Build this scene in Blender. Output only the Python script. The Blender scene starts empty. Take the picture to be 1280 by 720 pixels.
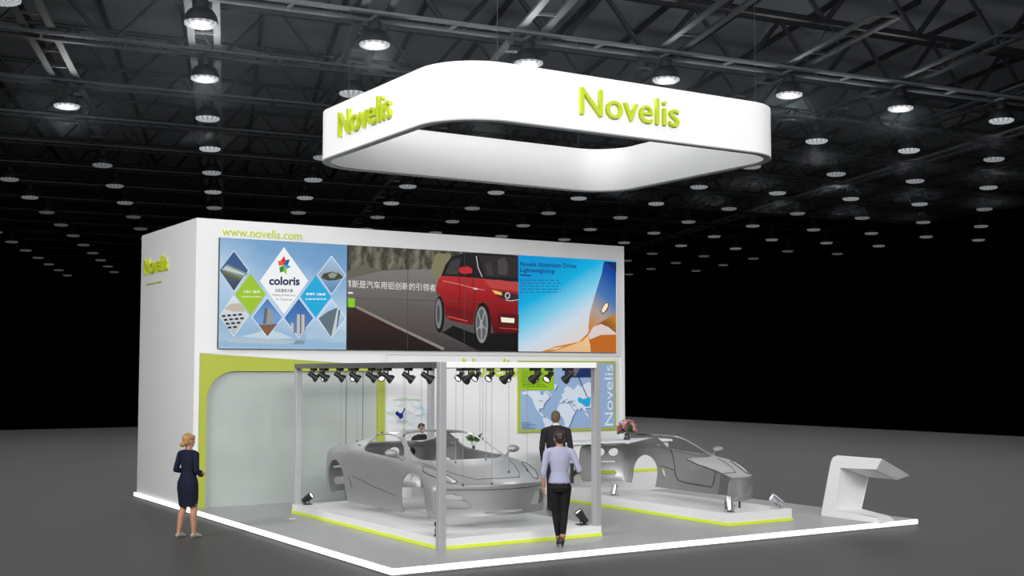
import bpy, bmesh, math, random
from mathutils import Vector, Matrix, kdtree
from mathutils.bvhtree import BVHTree
random.seed(7)
sc = bpy.context.scene
COL = sc.collection
PI = math.pi

# ------------------------------------------------------------------ camera
FPX = 1548.0; CAMH = 2.65
PITCH = math.atan(104 / FPX)
YAW = math.atan(2458 / math.hypot(FPX, 104))          # angle between view and the stand's X axis
FH = Vector((math.cos(YAW), math.sin(YAW), 0)); RT = Vector((math.sin(YAW), -math.cos(YAW), 0)); UP = Vector((0, 0, 1))
FW = FH * math.cos(PITCH) + UP * math.sin(PITCH); CU = UP * math.cos(PITCH) - FH * math.sin(PITCH)
CAM = Vector((0, 0, CAMH))
cd = bpy.data.cameras.new('camera'); cam = bpy.data.objects.new('camera', cd); COL.objects.link(cam)
cd.sensor_width = 36; cd.lens = FPX / 1280 * 36; cd.clip_end = 400
m = Matrix((RT, CU, -FW)).transposed().to_4x4(); m.translation = CAM
cam.matrix_world = m
sc.camera = cam

def _ray(x, y): return FW * FPX + RT * (x - 640) - CU * (y - 360)
def on_y(x, y, Y): d = _ray(x, y); return CAM + d * (Y / d.y)
def on_x(x, y, X): d = _ray(x, y); return CAM + d * (X / d.x)
def on_z(x, y, Z): d = _ray(x, y); return CAM + d * ((Z - CAMH) / d.z)
def to_px(p):
    v = Vector(p) - CAM; w = v.dot(FW)
    return (640 + FPX * v.dot(RT) / w, 360 - FPX * v.dot(CU) / w, w)

# ------------------------------------------------------------------ world, exposure, hall lighting
w = bpy.data.worlds.new('hall_dark'); sc.world = w; w.use_nodes = True
w.node_tree.nodes['Background'].inputs[0].default_value = (0, 0, 0, 1)
sc.view_settings.view_transform = 'Standard'; sc.view_settings.look = 'None'
sc.view_settings.exposure = 0.0; sc.view_settings.gamma = 1; sc.view_settings.use_curve_mapping = False
sc.cycles.use_denoising = True
LAMP_Z = 10.0
LA = Vector((3.85, -0.43, 0)); LB = Vector((1.67, 4.77, 0)); L0 = Vector((8.17, 25.26, 0))
def lamp_pos(i, j): return L0 + LA * i + LB * j
LAMP_W = 115.0
def lamp_built(i, j):                                   # which lamps of the grid the photograph shows
    p = lamp_pos(i, j); q = to_px((p.x, p.y, LAMP_Z))
    if not (-3 <= i <= 13 and 0 <= j <= 16) or q[2] < 5 or not (-30 < q[0] < 1310 and -40 < q[1] < 345) or p.x > 60 or p.y > 108: return False
    return not ((i == -1 and j in (1, 3)) or (i == -2 and j < 4) or (i <= -3 and j < 7))
GLOW = [(0, 0), (1, 0), (2, 0), (3, 0), (4, 0), (5, 0), (-1, 2), (0, 1)]     # lamps with a halo in the photograph: their lens also shines sideways
for i in range(-4, 15):
    for j in range(-5, 11):
        p = lamp_pos(i, j)
        if not (4.5 < p.x < 56 and 5 < p.y < 72): continue
        q = to_px((p.x, p.y, LAMP_Z)); seen = q[2] > 0 and -30 < q[0] < 1310 and -40 < q[1] < 760
        if seen and not lamp_built(i, j): continue
        nm = 'hall_lamp_light' if seen else 'hall_lamp_offscreen'
        if (i, j) in GLOW: ld = bpy.data.lights.new(nm, 'POINT')
        else: ld = bpy.data.lights.new(nm, 'SPOT'); ld.spot_size = math.radians(168); ld.spot_blend = 0.35
        ld.energy = LAMP_W; ld.shadow_soft_size = 0.2; ld.color = (0.98, 0.99, 1.0)
        lo = bpy.data.objects.new(nm, ld); COL.objects.link(lo); lo.location = (p.x, p.y, LAMP_Z - 0.33)
def area(name, loc, aim, sx, sy, power, spread):
    ld = bpy.data.lights.new(name, 'AREA'); ld.shape = 'RECTANGLE'; ld.size = sx; ld.size_y = sy; ld.energy = power; ld.spread = spread
    lo = bpy.data.objects.new(name, ld); COL.objects.link(lo); lo.location = loc
    lo.rotation_euler = (Vector(aim) - Vector(loc)).to_track_quat('-Z', 'Y').to_euler()
# soft fills added behind and left of the viewer to brighten upright faces
area('fill_light_behind_offscreen', (4, -5, LAMP_Z), (12.5, 20, 3.5), 18, 4, 1150, math.radians(80))
area('fill_light_left_offscreen', (-10, 14, LAMP_Z), (9, 20, 3.0), 8, 4, 680, math.radians(80))
# ------------------------------------------------------------------ materials
def lin(c):
    return tuple(((v / 255) / 12.92 if v / 255 <= 0.04045 else ((v / 255 + 0.055) / 1.055) ** 2.4) for v in c)
MATS = {}
def mat(name, rgb, rough=0.5, metal=0.0, spec=0.5, emit=None, es=1.0, vary=0.0, vscale=8.0, bump=0.0):
    if name in MATS: return MATS[name]
    ma = bpy.data.materials.new(name); ma.use_nodes = True; nt = ma.node_tree
    b = nt.nodes['Principled BSDF']
    b.inputs['Base Color'].default_value = (*lin(rgb), 1); b.inputs['Roughness'].default_value = rough
    b.inputs['Metallic'].default_value = metal; b.inputs['Specular IOR Level'].default_value = spec
    if emit is not None:
        b.inputs['Emission Color'].default_value = (*lin(emit), 1); b.inputs['Emission Strength'].default_value = es
    if vary or bump:
        tc = nt.nodes.new('ShaderNodeTexCoord'); nz = nt.nodes.new('ShaderNodeTexNoise')
        nz.inputs['Scale'].default_value = vscale; nz.inputs['Detail'].default_value = 4
        nt.links.new(tc.outputs['Object'], nz.inputs['Vector'])
        if vary:
            mr = nt.nodes.new('ShaderNodeMapRange'); mr.inputs[3].default_value = 1 - vary; mr.inputs[4].default_value = 1 + vary
            mx = nt.nodes.new('ShaderNodeVectorMath'); mx.operation = 'MULTIPLY'; mx.inputs[0].default_value = lin(rgb)
            nt.links.new(nz.outputs['Fac'], mr.inputs[0]); nt.links.new(mr.outputs[0], mx.inputs[1]); nt.links.new(mx.outputs[0], b.inputs['Base Color'])
        if bump:
            bp = nt.nodes.new('ShaderNodeBump'); bp.inputs['Strength'].default_value = bump; bp.inputs['Distance'].default_value = 0.01
            nt.links.new(nz.outputs['Fac'], bp.inputs['Height']); nt.links.new(bp.outputs[0], b.inputs['Normal'])
    MATS[name] = ma
    return ma
def screen(rgb):                                        # light-emitting picture colour
    n = 'lit_print_%d_%d_%d' % tuple(rgb)
    return mat(n, (12, 12, 12), 0.4, 0, 0.3, emit=rgb, es=0.92)
def ink(rgb):                                           # printed, not lit
    return mat('ink_%d_%d_%d' % tuple(rgb), rgb, 0.6, 0, 0.2)
def gradient(name, stops, du, dv, off=0.0, noise=0.0, nscale=4.0, lit=True, stretch=(1, 1, 1)):
    """colour ramp over Generated coordinates: t = du*u + dv*v + off"""
    ma = bpy.data.materials.new(name); ma.use_nodes = True; nt = ma.node_tree; b = nt.nodes['Principled BSDF']
    tc = nt.nodes.new('ShaderNodeTexCoord'); dt = nt.nodes.new('ShaderNodeVectorMath'); dt.operation = 'DOT_PRODUCT'
    dt.inputs[1].default_value = (du, 0, dv); nt.links.new(tc.outputs['Generated'], dt.inputs[0])
    ad = nt.nodes.new('ShaderNodeMath'); ad.operation = 'ADD'; ad.inputs[1].default_value = off; nt.links.new(dt.outputs['Value'], ad.inputs[0])
    src = ad.outputs[0]
    if noise:
        mp = nt.nodes.new('ShaderNodeMapping'); mp.inputs['Scale'].default_value = stretch; nt.links.new(tc.outputs['Generated'], mp.inputs[0])
        nz = nt.nodes.new('ShaderNodeTexNoise'); nz.inputs['Scale'].default_value = nscale; nz.inputs['Detail'].default_value = 5
        nt.links.new(mp.outputs[0], nz.inputs['Vector'])
        ml = nt.nodes.new('ShaderNodeMath'); ml.operation = 'MULTIPLY_ADD'; ml.inputs[1].default_value = noise * 2; ml.inputs[2].default_value = -noise
        nt.links.new(nz.outputs['Fac'], ml.inputs[0])
        a2 = nt.nodes.new('ShaderNodeMath'); a2.operation = 'ADD'; nt.links.new(src, a2.inputs[0]); nt.links.new(ml.outputs[0], a2.inputs[1]); src = a2.outputs[0]
    cr = nt.nodes.new('ShaderNodeValToRGB'); e = cr.color_ramp.elements
    while len(e) < len(stops): e.new(0.5)
    for k, (p, c) in enumerate(stops): e[k].position = p; e[k].color = (*lin(c), 1)
    nt.links.new(src, cr.inputs[0])
    if lit:
        b.inputs['Base Color'].default_value = (0.004, 0.004, 0.004, 1); b.inputs['Emission Strength'].default_value = 0.92
        nt.links.new(cr.outputs[0], b.inputs['Emission Color']); b.inputs['Roughness'].default_value = 0.4; b.inputs['Specular IOR Level'].default_value = 0.3
    else:
        nt.links.new(cr.outputs[0], b.inputs['Base Color']); b.inputs['Roughness'].default_value = 0.6
    return ma

M_FLOOR = mat('hall_floor_concrete', (66, 66, 66), 0.5, 0, 0.12, vary=0.05, vscale=0.35)
M_PLAT = mat('platform_grey_vinyl', (164, 164, 165), 0.32, 0, 0.4, vary=0.015, vscale=1.2)
M_WHITE = mat('white_lacquer', (232, 232, 232), 0.45, 0, 0.4)
M_WALL = mat('white_wall_paint', (226, 226, 226), 0.7, 0, 0.25, vary=0.01, vscale=1.5)
M_FABRIC = mat('white_banner_fabric', (246, 246, 246), 0.8, 0, 0.1, bump=0.02, vscale=40)
M_RIM = mat('grey_banner_rim', (150, 150, 150), 0.5)
M_LED = mat('white_led_strip', (255, 255, 255), 0.5, emit=(255, 255, 255), es=0.95)
M_LIME = mat('lime_paint', (170, 180, 62), 0.5, vary=0.02, vscale=2)
M_LIMEL = mat('lime_lettering', (190, 206, 38), 0.45)
M_LIMELINE = mat('bright_lime_line', (222, 240, 62), 0.5)  # plain bright lime colour for plinth lines and counter stripe
M_ALU = mat('brushed_aluminium', (200, 200, 203), 0.28, 0.85)
M_POST = mat('anodised_post', (186, 186, 189), 0.35, 0.3, vary=0.05, vscale=3)
M_SILVER = mat('car_silver', (150, 150, 150), 0.34, 0.32, 0.5, vary=0.01, vscale=2)
M_SEAM = mat('dark_seam', (52, 52, 54), 0.6)
M_BLACK = mat('black_plastic', (26, 26, 28), 0.5)
M_DARK = mat('dark_steel', (30, 33, 37), 0.6, 0.2, vary=0.15, vscale=1.0)
M_LADDER = mat('galvanised_steel', (128, 132, 137), 0.55, 0.2, vary=0.15, vscale=0.8)
M_ROOF = mat('roof_sheet', (150, 154, 160), 0.8, vary=0.2, vscale=0.5)
M_WIRE = mat('steel_wire', (150, 150, 152), 0.4, 0.4)
M_LENS = mat('spot_lens', (255, 255, 255), 0.3, emit=(255, 255, 255), es=1.2)
M_NAVY = mat('navy_cloth', (22, 25, 44), 0.85, 0, 0.2, bump=0.15, vscale=60)
M_LILAC = mat('lilac_shirt', (160, 161, 184), 0.8, 0, 0.2, bump=0.3, vscale=30)
M_TROUS = mat('black_trousers', (24, 24, 26), 0.8, 0, 0.2, bump=0.15, vscale=40)
M_SUIT = mat('charcoal_suit', (42, 42, 46), 0.8, 0, 0.2, bump=0.15, vscale=40)
M_SKIN = mat('skin', (172, 124, 100), 0.55, 0, 0.3, vary=0.04, vscale=12)
M_SHOE = mat('black_leather', (18, 17, 18), 0.3)
M_SHOEB = mat('grey_beige_shoe', (150, 145, 138), 0.45)
M_HBLOND = mat('blond_hair', (156, 116, 66), 0.5, vary=0.3, vscale=30)
M_HDARK = mat('dark_brown_hair', (44, 28, 24), 0.45, vary=0.3, vscale=30)
M_HGREY = mat('greying_brown_hair', (104, 84, 66), 0.6, vary=0.3, vscale=30)
M_LEAF = mat('leaf_green', (62, 104, 40), 0.5, vary=0.3, vscale=20)
M_CHINAW = mat('white_porcelain', (226, 226, 228), 0.2)
M_EYE = mat('eye_dark', (40, 28, 22), 0.2)
M_LIP = mat('lips', (170, 84, 80), 0.5)
gl = bpy.data.materials.new('frosted_glass'); gl.use_nodes = True; nt = gl.node_tree; nt.nodes.clear()
o_ = nt.nodes.new('ShaderNodeOutputMaterial'); mx = nt.nodes.new('ShaderNodeMixShader'); mx2 = nt.nodes.new('ShaderNodeMixShader')
tr = nt.nodes.new('ShaderNodeBsdfTransparent'); tr.inputs[0].default_value = (0.93, 0.97, 0.95, 1)
df = nt.nodes.new('ShaderNodeBsdfDiffuse'); df.inputs[0].default_value = (*lin((208, 214, 210)), 1)
gs = nt.nodes.new('ShaderNodeBsdfGlossy'); gs.inputs['Roughness'].default_value = 0.12
mx.inputs[0].default_value = 0.56; nt.links.new(tr.outputs[0], mx.inputs[1]); nt.links.new(df.outputs[0], mx.inputs[2])
mx2.inputs[0].default_value = 0.04; nt.links.new(mx.outputs[0], mx2.inputs[1]); nt.links.new(gs.outputs[0], mx2.inputs[2]); nt.links.new(mx2.outputs[0], o_.inputs[0])
M_FROST = gl

# ------------------------------------------------------------------ helpers
WLOC = {}
def thing(name, label, cat, loc=(0, 0, 0), group=None, rotz=0.0):
    o = bpy.data.objects.new(name, None); COL.objects.link(o); o.location = loc; o.rotation_euler = (0, 0, rotz)
    o.empty_display_size = 0.1
    o['label'] = label; o['category'] = cat
    if group: o['group'] = group
    WLOC[o] = Vector(loc)
    return o
def tag(o, label, cat, group=None):
    o['label'] = label; o['category'] = cat
    if group: o['group'] = group
    return o
def mobj(name, verts, faces, material, parent=None, local=False, smooth=False, label=None):
    me = bpy.data.meshes.new(name)
    off = Vector((0, 0, 0)) if (local or parent is None) else WLOC.get(parent, Vector((0, 0, 0)))
    me.from_pydata([tuple(Vector(v) - off) for v in verts], [], faces); me.update()
    if smooth: me.polygons.foreach_set('use_smooth', [True] * len(me.polygons))
    mats_ = material if isinstance(material, (list, tuple)) else [material]
    for x in mats_: me.materials.append(x)
    o = bpy.data.objects.new(name, me); COL.objects.link(o)
    if parent is not None: o.parent = parent; WLOC[o] = off
    if label: o['label'] = label
    return o
def bm_obj(name, bm, material, parent=None, local=False, smooth=False, ang=None):
    bmesh.ops.recalc_face_normals(bm, faces=bm.faces[:])
    me = bpy.data.meshes.new(name)
    if not local and parent is not None:
        bmesh.ops.translate(bm, verts=bm.verts[:], vec=-WLOC.get(parent, Vector((0, 0, 0))))
    if smooth:
        for f in bm.faces: f.smooth = True
        a = ang or 0.7
        for e in bm.edges:
            if len(e.link_faces) == 2 and e.calc_face_angle(0) > a: e.smooth = False
    bm.to_mesh(me); bm.free()
    for x in (material if isinstance(material, (list, tuple)) else [material]): me.materials.append(x)
    o = bpy.data.objects.new(name, me); COL.objects.link(o)
    if parent is not None: o.parent = parent; WLOC[o] = WLOC.get(parent, Vector((0, 0, 0)))
    return o
def b_box(bm, x0, x1, y0, y1, z0, z1):
    vs = [bm.verts.new(p) for p in [(x0, y0, z0), (x1, y0, z0), (x1, y1, z0), (x0, y1, z0), (x0, y0, z1), (x1, y0, z1), (x1, y1, z1), (x0, y1, z1)]]
    for f in [(0, 3, 2, 1), (4, 5, 6, 7), (0, 1, 5, 4), (1, 2, 6, 5), (2, 3, 7, 6), (3, 0, 4, 7)]: bm.faces.new([vs[k] for k in f])
    return vs
def box(name, x0, x1, y0, y1, z0, z1, material, parent=None, bevel=0.0, local=False):
    bm = bmesh.new(); b_box(bm, x0, x1, y0, y1, z0, z1)
    if bevel: bmesh.ops.bevel(bm, geom=bm.edges[:], offset=bevel, segments=2, affect='EDGES', profile=0.5)
    return bm_obj(name, bm, material, parent, local)
def b_tube(bm, pts, rad, n=8, cap=True):
    pts = [Vector(p) for p in pts]; rs = rad if isinstance(rad, (list, tuple)) else [rad] * len(pts)
    rings = []; prev = None
    for k, p in enumerate(pts):
        d = (pts[min(k + 1, len(pts) - 1)] - pts[max(k - 1, 0)]).normalized()
        if prev is None:
            a = d.orthogonal().normalized()
        else:
            a = (prev - d * prev.dot(d)); a = a.normalized() if a.length > 1e-6 else d.orthogonal().normalized()
        prev = a; b = d.cross(a)
        rings.append([bm.verts.new(p + (a * math.cos(2 * PI * q / n) + b * math.sin(2 * PI * q / n)) * rs[k]) for q in range(n)])
    for r0, r1 in zip(rings, rings[1:]):
        for q in range(n): bm.faces.new((r0[q], r0[(q + 1) % n], r1[(q + 1) % n], r1[q]))
    if cap: bm.faces.new(rings[0][::-1]); bm.faces.new(rings[-1])
    return rings
def b_lathe(bm, prof, origin=(0, 0, 0), axis=Vector((0, 0, 1)), n=20):
    axis = Vector(axis).normalized(); a = axis.orthogonal().normalized(); b = axis.cross(a); o = Vector(origin)
    rings = []
    for r, h in prof:
        if r < 1e-5: rings.append([bm.verts.new(o + axis * h)])
        else: rings.append([bm.verts.new(o + axis * h + (a * math.cos(2 * PI * q / n) + b * math.sin(2 * PI * q / n)) * r) for q in range(n)])
    for r0, r1 in zip(rings, rings[1:]):
        for q in range(n):
            q2 = (q + 1) % n
            if len(r0) == 1 and len(r1) == 1: continue
            if len(r0) == 1: bm.faces.new((r0[0], r1[q2], r1[q]))
            elif len(r1) == 1: bm.faces.new((r0[q], r0[q2], r1[0]))
            else: bm.faces.new((r0[q], r0[q2], r1[q2], r1[q]))
def tube(name, pts, rad, material, parent=None, n=8, local=False, smooth=True):
    bm = bmesh.new(); b_tube(bm, pts, rad, n); return bm_obj(name, bm, material, parent, local, smooth)
def lathe(name, prof, origin, material, parent=None, axis=(0, 0, 1), n=20, local=False):
    bm = bmesh.new(); b_lathe(bm, prof, origin, axis, n); return bm_obj(name, bm, material, parent, local, True)
def prism(name, pts, d, material, parent=None, local=False, bevel=0):
    """polygon pts (3D, planar) extruded by vector d"""
    bm = bmesh.new(); d = Vector(d)
    a = [bm.verts.new(p) for p in pts]; b = [bm.verts.new(Vector(p) + d) for p in pts]
    n = len(a); bm.faces.new(a); bm.faces.new(b[::-1])
    for k in range(n): bm.faces.new((a[k], b[k], b[(k + 1) % n], a[(k + 1) % n]))
    if bevel: bmesh.ops.bevel(bm, geom=bm.edges[:], offset=bevel, segments=2, affect='EDGES')
    return bm_obj(name, bm, material, parent, local)
def copy_tree(o, parent=None, loc=None, rot=None):
    c = o.copy(); COL.objects.link(c)
    if parent is not None: c.parent = parent
    if loc is not None: c.location = loc
    if rot is not None: c.rotation_euler = rot
    for ch in o.children: copy_tree(ch, c)
    return c

# ------------------------------------------------------------------ lettering
_tc = bpy.data.curves.new('lettering_temp', 'FONT'); _to = bpy.data.objects.new('lettering_temp', _tc); COL.objects.link(_to)
def text_mesh(body, extrude=0.0, offset=0.0, spacing=1.0):
    _tc.body = body; _tc.extrude = extrude; _tc.offset = offset; _tc.space_character = spacing; _tc.resolution_u = 3
    bpy.context.view_layer.update()
    dg = bpy.context.evaluated_depsgraph_get()
    me = bpy.data.meshes.new_from_object(_to.evaluated_get(dg))
    vs = [v.co.copy() for v in me.vertices]; fs = [tuple(p.vertices) for p in me.polygons]
    bpy.data.meshes.remove(me)
    return vs, fs
def bounds(vs):
    return min(v.x for v in vs), max(v.x for v in vs), min(v.y for v in vs), max(v.y for v in vs)
def lettering(body, o, U, V, N, width, height, depth, material, parent, name='letter', offset=0.0, split=True):
    """o = lower-left corner of the text box in the world; U,V,N unit vectors"""
    o, U, V, N = Vector(o), Vector(U), Vector(V), Vector(N)
    vs, fs = text_mesh(body, 0.5 if depth else 0, offset)
    x0, x1, y0, y1 = bounds(vs); sx = width / (x1 - x0); sy = height / (y1 - y0)
    def put(vs_, fs_, dx, nm):
        return mobj(nm, [o + U * ((v.x + dx - x0) * sx) + V * ((v.y - y0) * sy) + N * ((v.z + 0.5) * depth if depth else 0) for v in vs_], fs_, material, parent)
    if not split: return put(vs, fs, 0, name)
    for k, ch in enumerate(body):
        if ch == ' ': continue
        pv, _ = text_mesh(body[:k + 1], 0.5 if depth else 0, offset); cv, cf = text_mesh(ch, 0.5 if depth else 0, offset)
        put(cv, cf, bounds(pv)[1] - bounds(cv)[1], name)
EX, EY, EZ = Vector((1, 0, 0)), Vector((0, 1, 0)), Vector((0, 0, 1))

# ================================================================== SETTING
fl = box('floor', -30, 44.6, -14, 59.7, -0.2, 0.0, M_FLOOR); fl['kind'] = 'structure'

# ------------------------------------------------------------------ stand platform
PX0, PX1, PY0, PY1, PZ = 7.33, 17.45, 14.52, 26.6, 0.1
pl = thing('stand_platform', 'low grey stand platform with glowing white edge', 'platform', (12.4, 20.5, 0))
box('deck', PX0 + .035, PX1 - .012, PY0 + .035, PY1, 0.0, PZ, M_PLAT, pl)
box('light_strip', PX0, PX0 + .035, PY0, PY1, 0.022, PZ, M_LED, pl)
box('light_strip', PX0 + .035, PX1, PY0, PY0 + .035, 0.022, PZ, M_LED, pl)
box('edge_trim', PX1 - .012, PX1, PY0 + .035, PY1, 0.0, PZ, M_WHITE, pl)

# ------------------------------------------------------------------ stand building
BX0, BX1, BY0, BY1, BZ, SOF, LY = 7.37, 17.48, 22.82, 26.5, 5.54, 2.99, 22.845
bd = thing('stand_building', 'two storey white exhibition stand building with big picture screens', 'building', (12.4, 24.5, 0))
prism('side_wall', [(BX0, BY0, PZ), (BX0, BY1, PZ), (BX0, BY1, BZ), (BX0, BY0, BZ)], (0.10, 0, 0), M_WALL, bd)
box('upper_front_wall', BX0 + .1, BX1 - .1, BY0, BY0 + .1, SOF, BZ, M_WALL, bd)
box('soffit', BX0 + .1, BX1 - .1, BY0 + .1, LY + .12, SOF, SOF + .05, M_WALL, bd)
box('end_wall', BX1 - .1, BX1, BY0, BY1, PZ, BZ, M_WALL, bd)
box('rear_wall', BX0 + .1, BX1 - .1, BY1 - .1, BY1, PZ, BZ, M_WALL, bd)
box('lower_front_wall', 11.35, BX1 - .1, LY, LY + .1, PZ, SOF, M_WALL, bd)
box('partition_wall', 11.47, 11.57, LY + .1, BY1 - .1, PZ, SOF, M_WALL, bd)
# lime arch frame with slanting top and rounded opening
fx0, fx1, ox0, ox1, ot, R = 7.475, 11.345, 7.62, 11.20, 2.65, 0.55
outer = [(fx0, PZ), (fx0, SOF - .005), (10.65, 2.80), (fx1, 2.78), (fx1, PZ)]
arc = [(ox0 + R - R * math.cos(t), ot - R + R * math.sin(t)) for t in [k / 12 * PI / 2 for k in range(13)]]
inner = [(ox1, PZ), (ox1, ot)] + arc[::-1] + [(ox0, PZ)]
prism('lime_arch_frame', [(x, LY - .02, z) for x, z in outer + inner], (0, 0.06, 0), M_LIME, bd)
prism('lintel', [(x, LY + .04, z) for x, z in [(fx0, 2.66), (fx0, SOF), (fx1, SOF), (fx1, 2.66)]], (0, 0.06, 0), M_WALL, bd)
prism('white_fascia', [(x, LY - .02, z) for x, z in [(fx0, SOF - .003), (10.65, 2.802), (fx1, 2.782), (fx1, SOF)]], (0, 0.06, 0), M_WALL, bd)
for a, b in [(7.63, 9.48), (9.49, 10.50), (10.51, 10.87), (10.88, 11.19)]:
    prism('glass_pane', [(x, LY + .045, z) for x, z in [(a, PZ), (b, PZ), (b, 2.66), (a, 2.66)]], (0, 0.012, 0), M_FROST, bd)
for x in (10.50, 10.87): box('pane_joint', x, x + .012, LY + .04, LY + .065, PZ, 2.65, M_ALU, bd)
# lime lettering of the building
for nm, lab, txt, o, U, V, N, W_, H_, D_ in [
    ('wall_lettering', 'raised lime green name lettering high on the narrow side wall', 'Novelis', (BX0, 26.15, 4.67), -EY, EZ, -EX, 1.6, .33, .05),
    ('web_address_lettering', 'thin lime green web address above the blue picture screen', 'www.novelis.com', (7.86, BY0, 5.235), EX, EZ, -EY, 1.62, .165, .012),
    ('counter_lettering', 'lime green name lettering on white wall above the reception desk', 'Novelis', (13.16, LY, 2.53), EX, EZ, -EY, 1.36, .39, .03)]:
    t = thing(nm, lab, 'lettering', o)
    lettering(txt, o, U, V, N, W_, H_, D_, M_LIMEL, t)
    if nm == 'wall_lettering': box('underline', BX0 - .02, BX0, 24.95, 26.05, 4.455, 4.475, M_LIMEL, t)

# ------------------------------------------------------------------ picture screens
SY = 22.74                                            # front plane of the screens
class Art:
    """flat print layers in front of a plane at Y; points come in crop pixels"""
    def __init__(s, parent, Y, sx, sy, ox, oy, lit=True): s.p, s.Y, s.k, s.sx, s.sy, s.ox, s.oy, s.lit = parent, Y, 0, sx, sy, ox, oy, lit; s.clip = None
    def pt(s, c, k=None):
        p = on_y(s.ox + c[0] / s.sx, s.oy + c[1] / s.sy, s.Y)
        if s.clip:
            x0, x1, z0, z1, e = s.clip
            if p.x < x0 + e: p.x = x0
            if p.x > x1 - e: p.x = x1
            if p.z < z0 + e: p.z = z0
            if p.z > z1 - e: p.z = z1
        return Vector((p.x, s.Y - 0.0012 * (s.k if k is None else k), p.z))
    def poly(s, name, pts, rgb, same=False):
        if not same: s.k += 1
        m_ = rgb if not isinstance(rgb, tuple) else (screen(rgb) if s.lit else ink(rgb))
        return mobj(name, [s.pt(c) for c in pts], [tuple(range(len(pts)))], m_, s.p)
    def ell(s, name, cx, cy, rx, ry, rgb, n=28, same=False):
        return s.poly(name, [(cx + rx * math.cos(2 * PI * t / n), cy + ry * math.sin(2 * PI * t / n)) for t in range(n)], rgb, same)
    def line(s, name, pts, wd, rgb, same=False):
        L, Rr = [], []
        for q, c in enumerate(pts):
            a, b = pts[max(q - 1, 0)], pts[min(q + 1, len(pts) - 1)]; dx, dy = b[0] - a[0], b[1] - a[1]; l = math.hypot(dx, dy) or 1
            L.append((c[0] - dy / l * wd / 2, c[1] + dx / l * wd / 2)); Rr.append((c[0] + dy / l * wd / 2, c[1] - dx / l * wd / 2))
        return s.poly(name, L + Rr[::-1], rgb, same)
    def text(s, body, c0, c1, h, rgb, name='printed_lettering', offset=0.0):
        """baseline from c0 to c1, height h in crop px"""
        s.k += 1
        a, b, t = s.pt(c0), s.pt(c1), s.pt((c0[0], c0[1] - h)); U = b - a; W_ = U.length; U.normalize(); V = (t - a); H_ = V.length
        return lettering(body, a, U, EZ, -EY, W_, H_, 0, screen(rgb) if s.lit else ink(rgb), s.p, name, offset, split=False)
Z0, Z1 = 3.08, 5.185
def screen_box(name, label, x0, x1):
    t = thing(name, label, 'screen', ((x0 + x1) / 2, SY + .04, Z0))
    box('housing', x0, x1, SY, BY0, Z0, Z1, M_BLACK, t)
    return t
# blue panel with diamonds
s1 = screen_box('picture_screen', 'light blue picture screen with diamond shaped photos', 7.80, 10.43)
A = Art(s1, SY, 4.965, 4.965, 270, 295); A.clip = (7.80, 10.43, Z0, Z1, .02)
bg = gradient('blue_backdrop', [(0.0, (176, 205, 228)), (0.25, (150, 185, 215)), (0.45, (188, 214, 236)), (0.7, (120, 165, 208)), (1.0, (92, 142, 190))], 0.25, 0.6, 0.05, 0.16, 2.2)
mobj('backdrop', [(7.80, SY - .001, Z0), (10.43, SY - .001, Z0), (10.43, SY - .001, Z1), (7.80, SY - .001, Z1)], [(0, 1, 2, 3)], bg, s1); A.k = 1
A.poly('printed_swoosh', [(10, 655), (120, 640), (330, 660), (560, 668), (800, 660), (803, 697), (10, 690)], (150, 185, 215))
A.poly('printed_swoosh', [(55, 630), (330, 640), (550, 655), (400, 672), (80, 660)], (176, 196, 208))
A.poly('printed_swoosh', [(330, 580), (400, 600), (480, 635), (330, 640), (150, 625)], (196, 215, 228))
A.poly('printed_swoosh', [(490, 648), (530, 645), (556, 655), (540, 672), (480, 672)], (132, 150, 165))
A.poly('printed_swoosh', [(560, 590), (640, 575), (803, 590), (803, 640), (560, 640)], (172, 198, 220))
def dia(name, cx, cy, hw, top, bot, rgb, border=True):
    pts = lambda d: [(cx - hw + d, cy), (cx, top + d * 1.3), (cx + hw - d, cy), (cx, bot - d * 1.3)]
    if border: A.poly('diamond_border', pts(0), (240, 244, 248))
    return A.poly(name, pts(5 if border else 0), rgb), pts(5)
dia('diamond_photo', 110, 214, 94, 88, 348, gradient('night_sky_photo', [(0, (52, 66, 92)), (0.35, (70, 84, 108)), (0.6, (60, 92, 140)), (1, (46, 84, 140))], 0, 1.0))
A.poly('photo_building', [(32, 205), (70, 175), (196, 232), (160, 262), (36, 214)], (120, 140, 140))
A.poly('photo_building', [(40, 208), (62, 185), (180, 236), (170, 245)], (196, 205, 200))
A.poly('photo_building', [(30, 216), (160, 262), (150, 275), (45, 235)], (110, 106, 50))
dia('diamond_tile', 212, 362, 96, 232, 494, (160, 200, 48), False)
dia('diamond_photo', 108, 496, 94, 368, 624, gradient('pale_sky_photo', [(0, (180, 186, 190)), (0.5, (206, 214, 220)), (1, (226, 232, 236))], 0, 1.0))
A.poly('photo_building', [(50, 452), (90, 420), (150, 418), (180, 470), (110, 470)], (196, 186, 170))
for r in range(5):
    for q in range(5 - abs(r - 1)):
        x0 = 32 + r * 12 + q * 34; y0 = 492 + r * 24 - q * 3
        if abs(x0 + 14 - 108) / 94 + abs(y0 + 6 - 496) / 128 < .88: A.poly('photo_window', [(x0, y0), (x0 + 22, y0 - 3), (x0 + 27, y0 + 9), (x0 + 4, y0 + 12)], (44, 40, 42), same=(q > 0))
dia('diamond_photo', 316, 505, 98, 380, 630, gradient('blue_sky_photo', [(0, (120, 160, 205)), (0.5, (110, 160, 215)), (1, (70, 120, 185))], 0, 1.0))
A.poly('photo_building', [(288, 545), (300, 442), (352, 462), (352, 545)], (150, 152, 155)); A.poly('photo_building', [(300, 442), (318, 450), (308, 545), (288, 545)], (100, 104, 110))
A.poly('photo_ground', [(260, 552), (378, 546), (316, 624)], (128, 92, 70))
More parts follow.
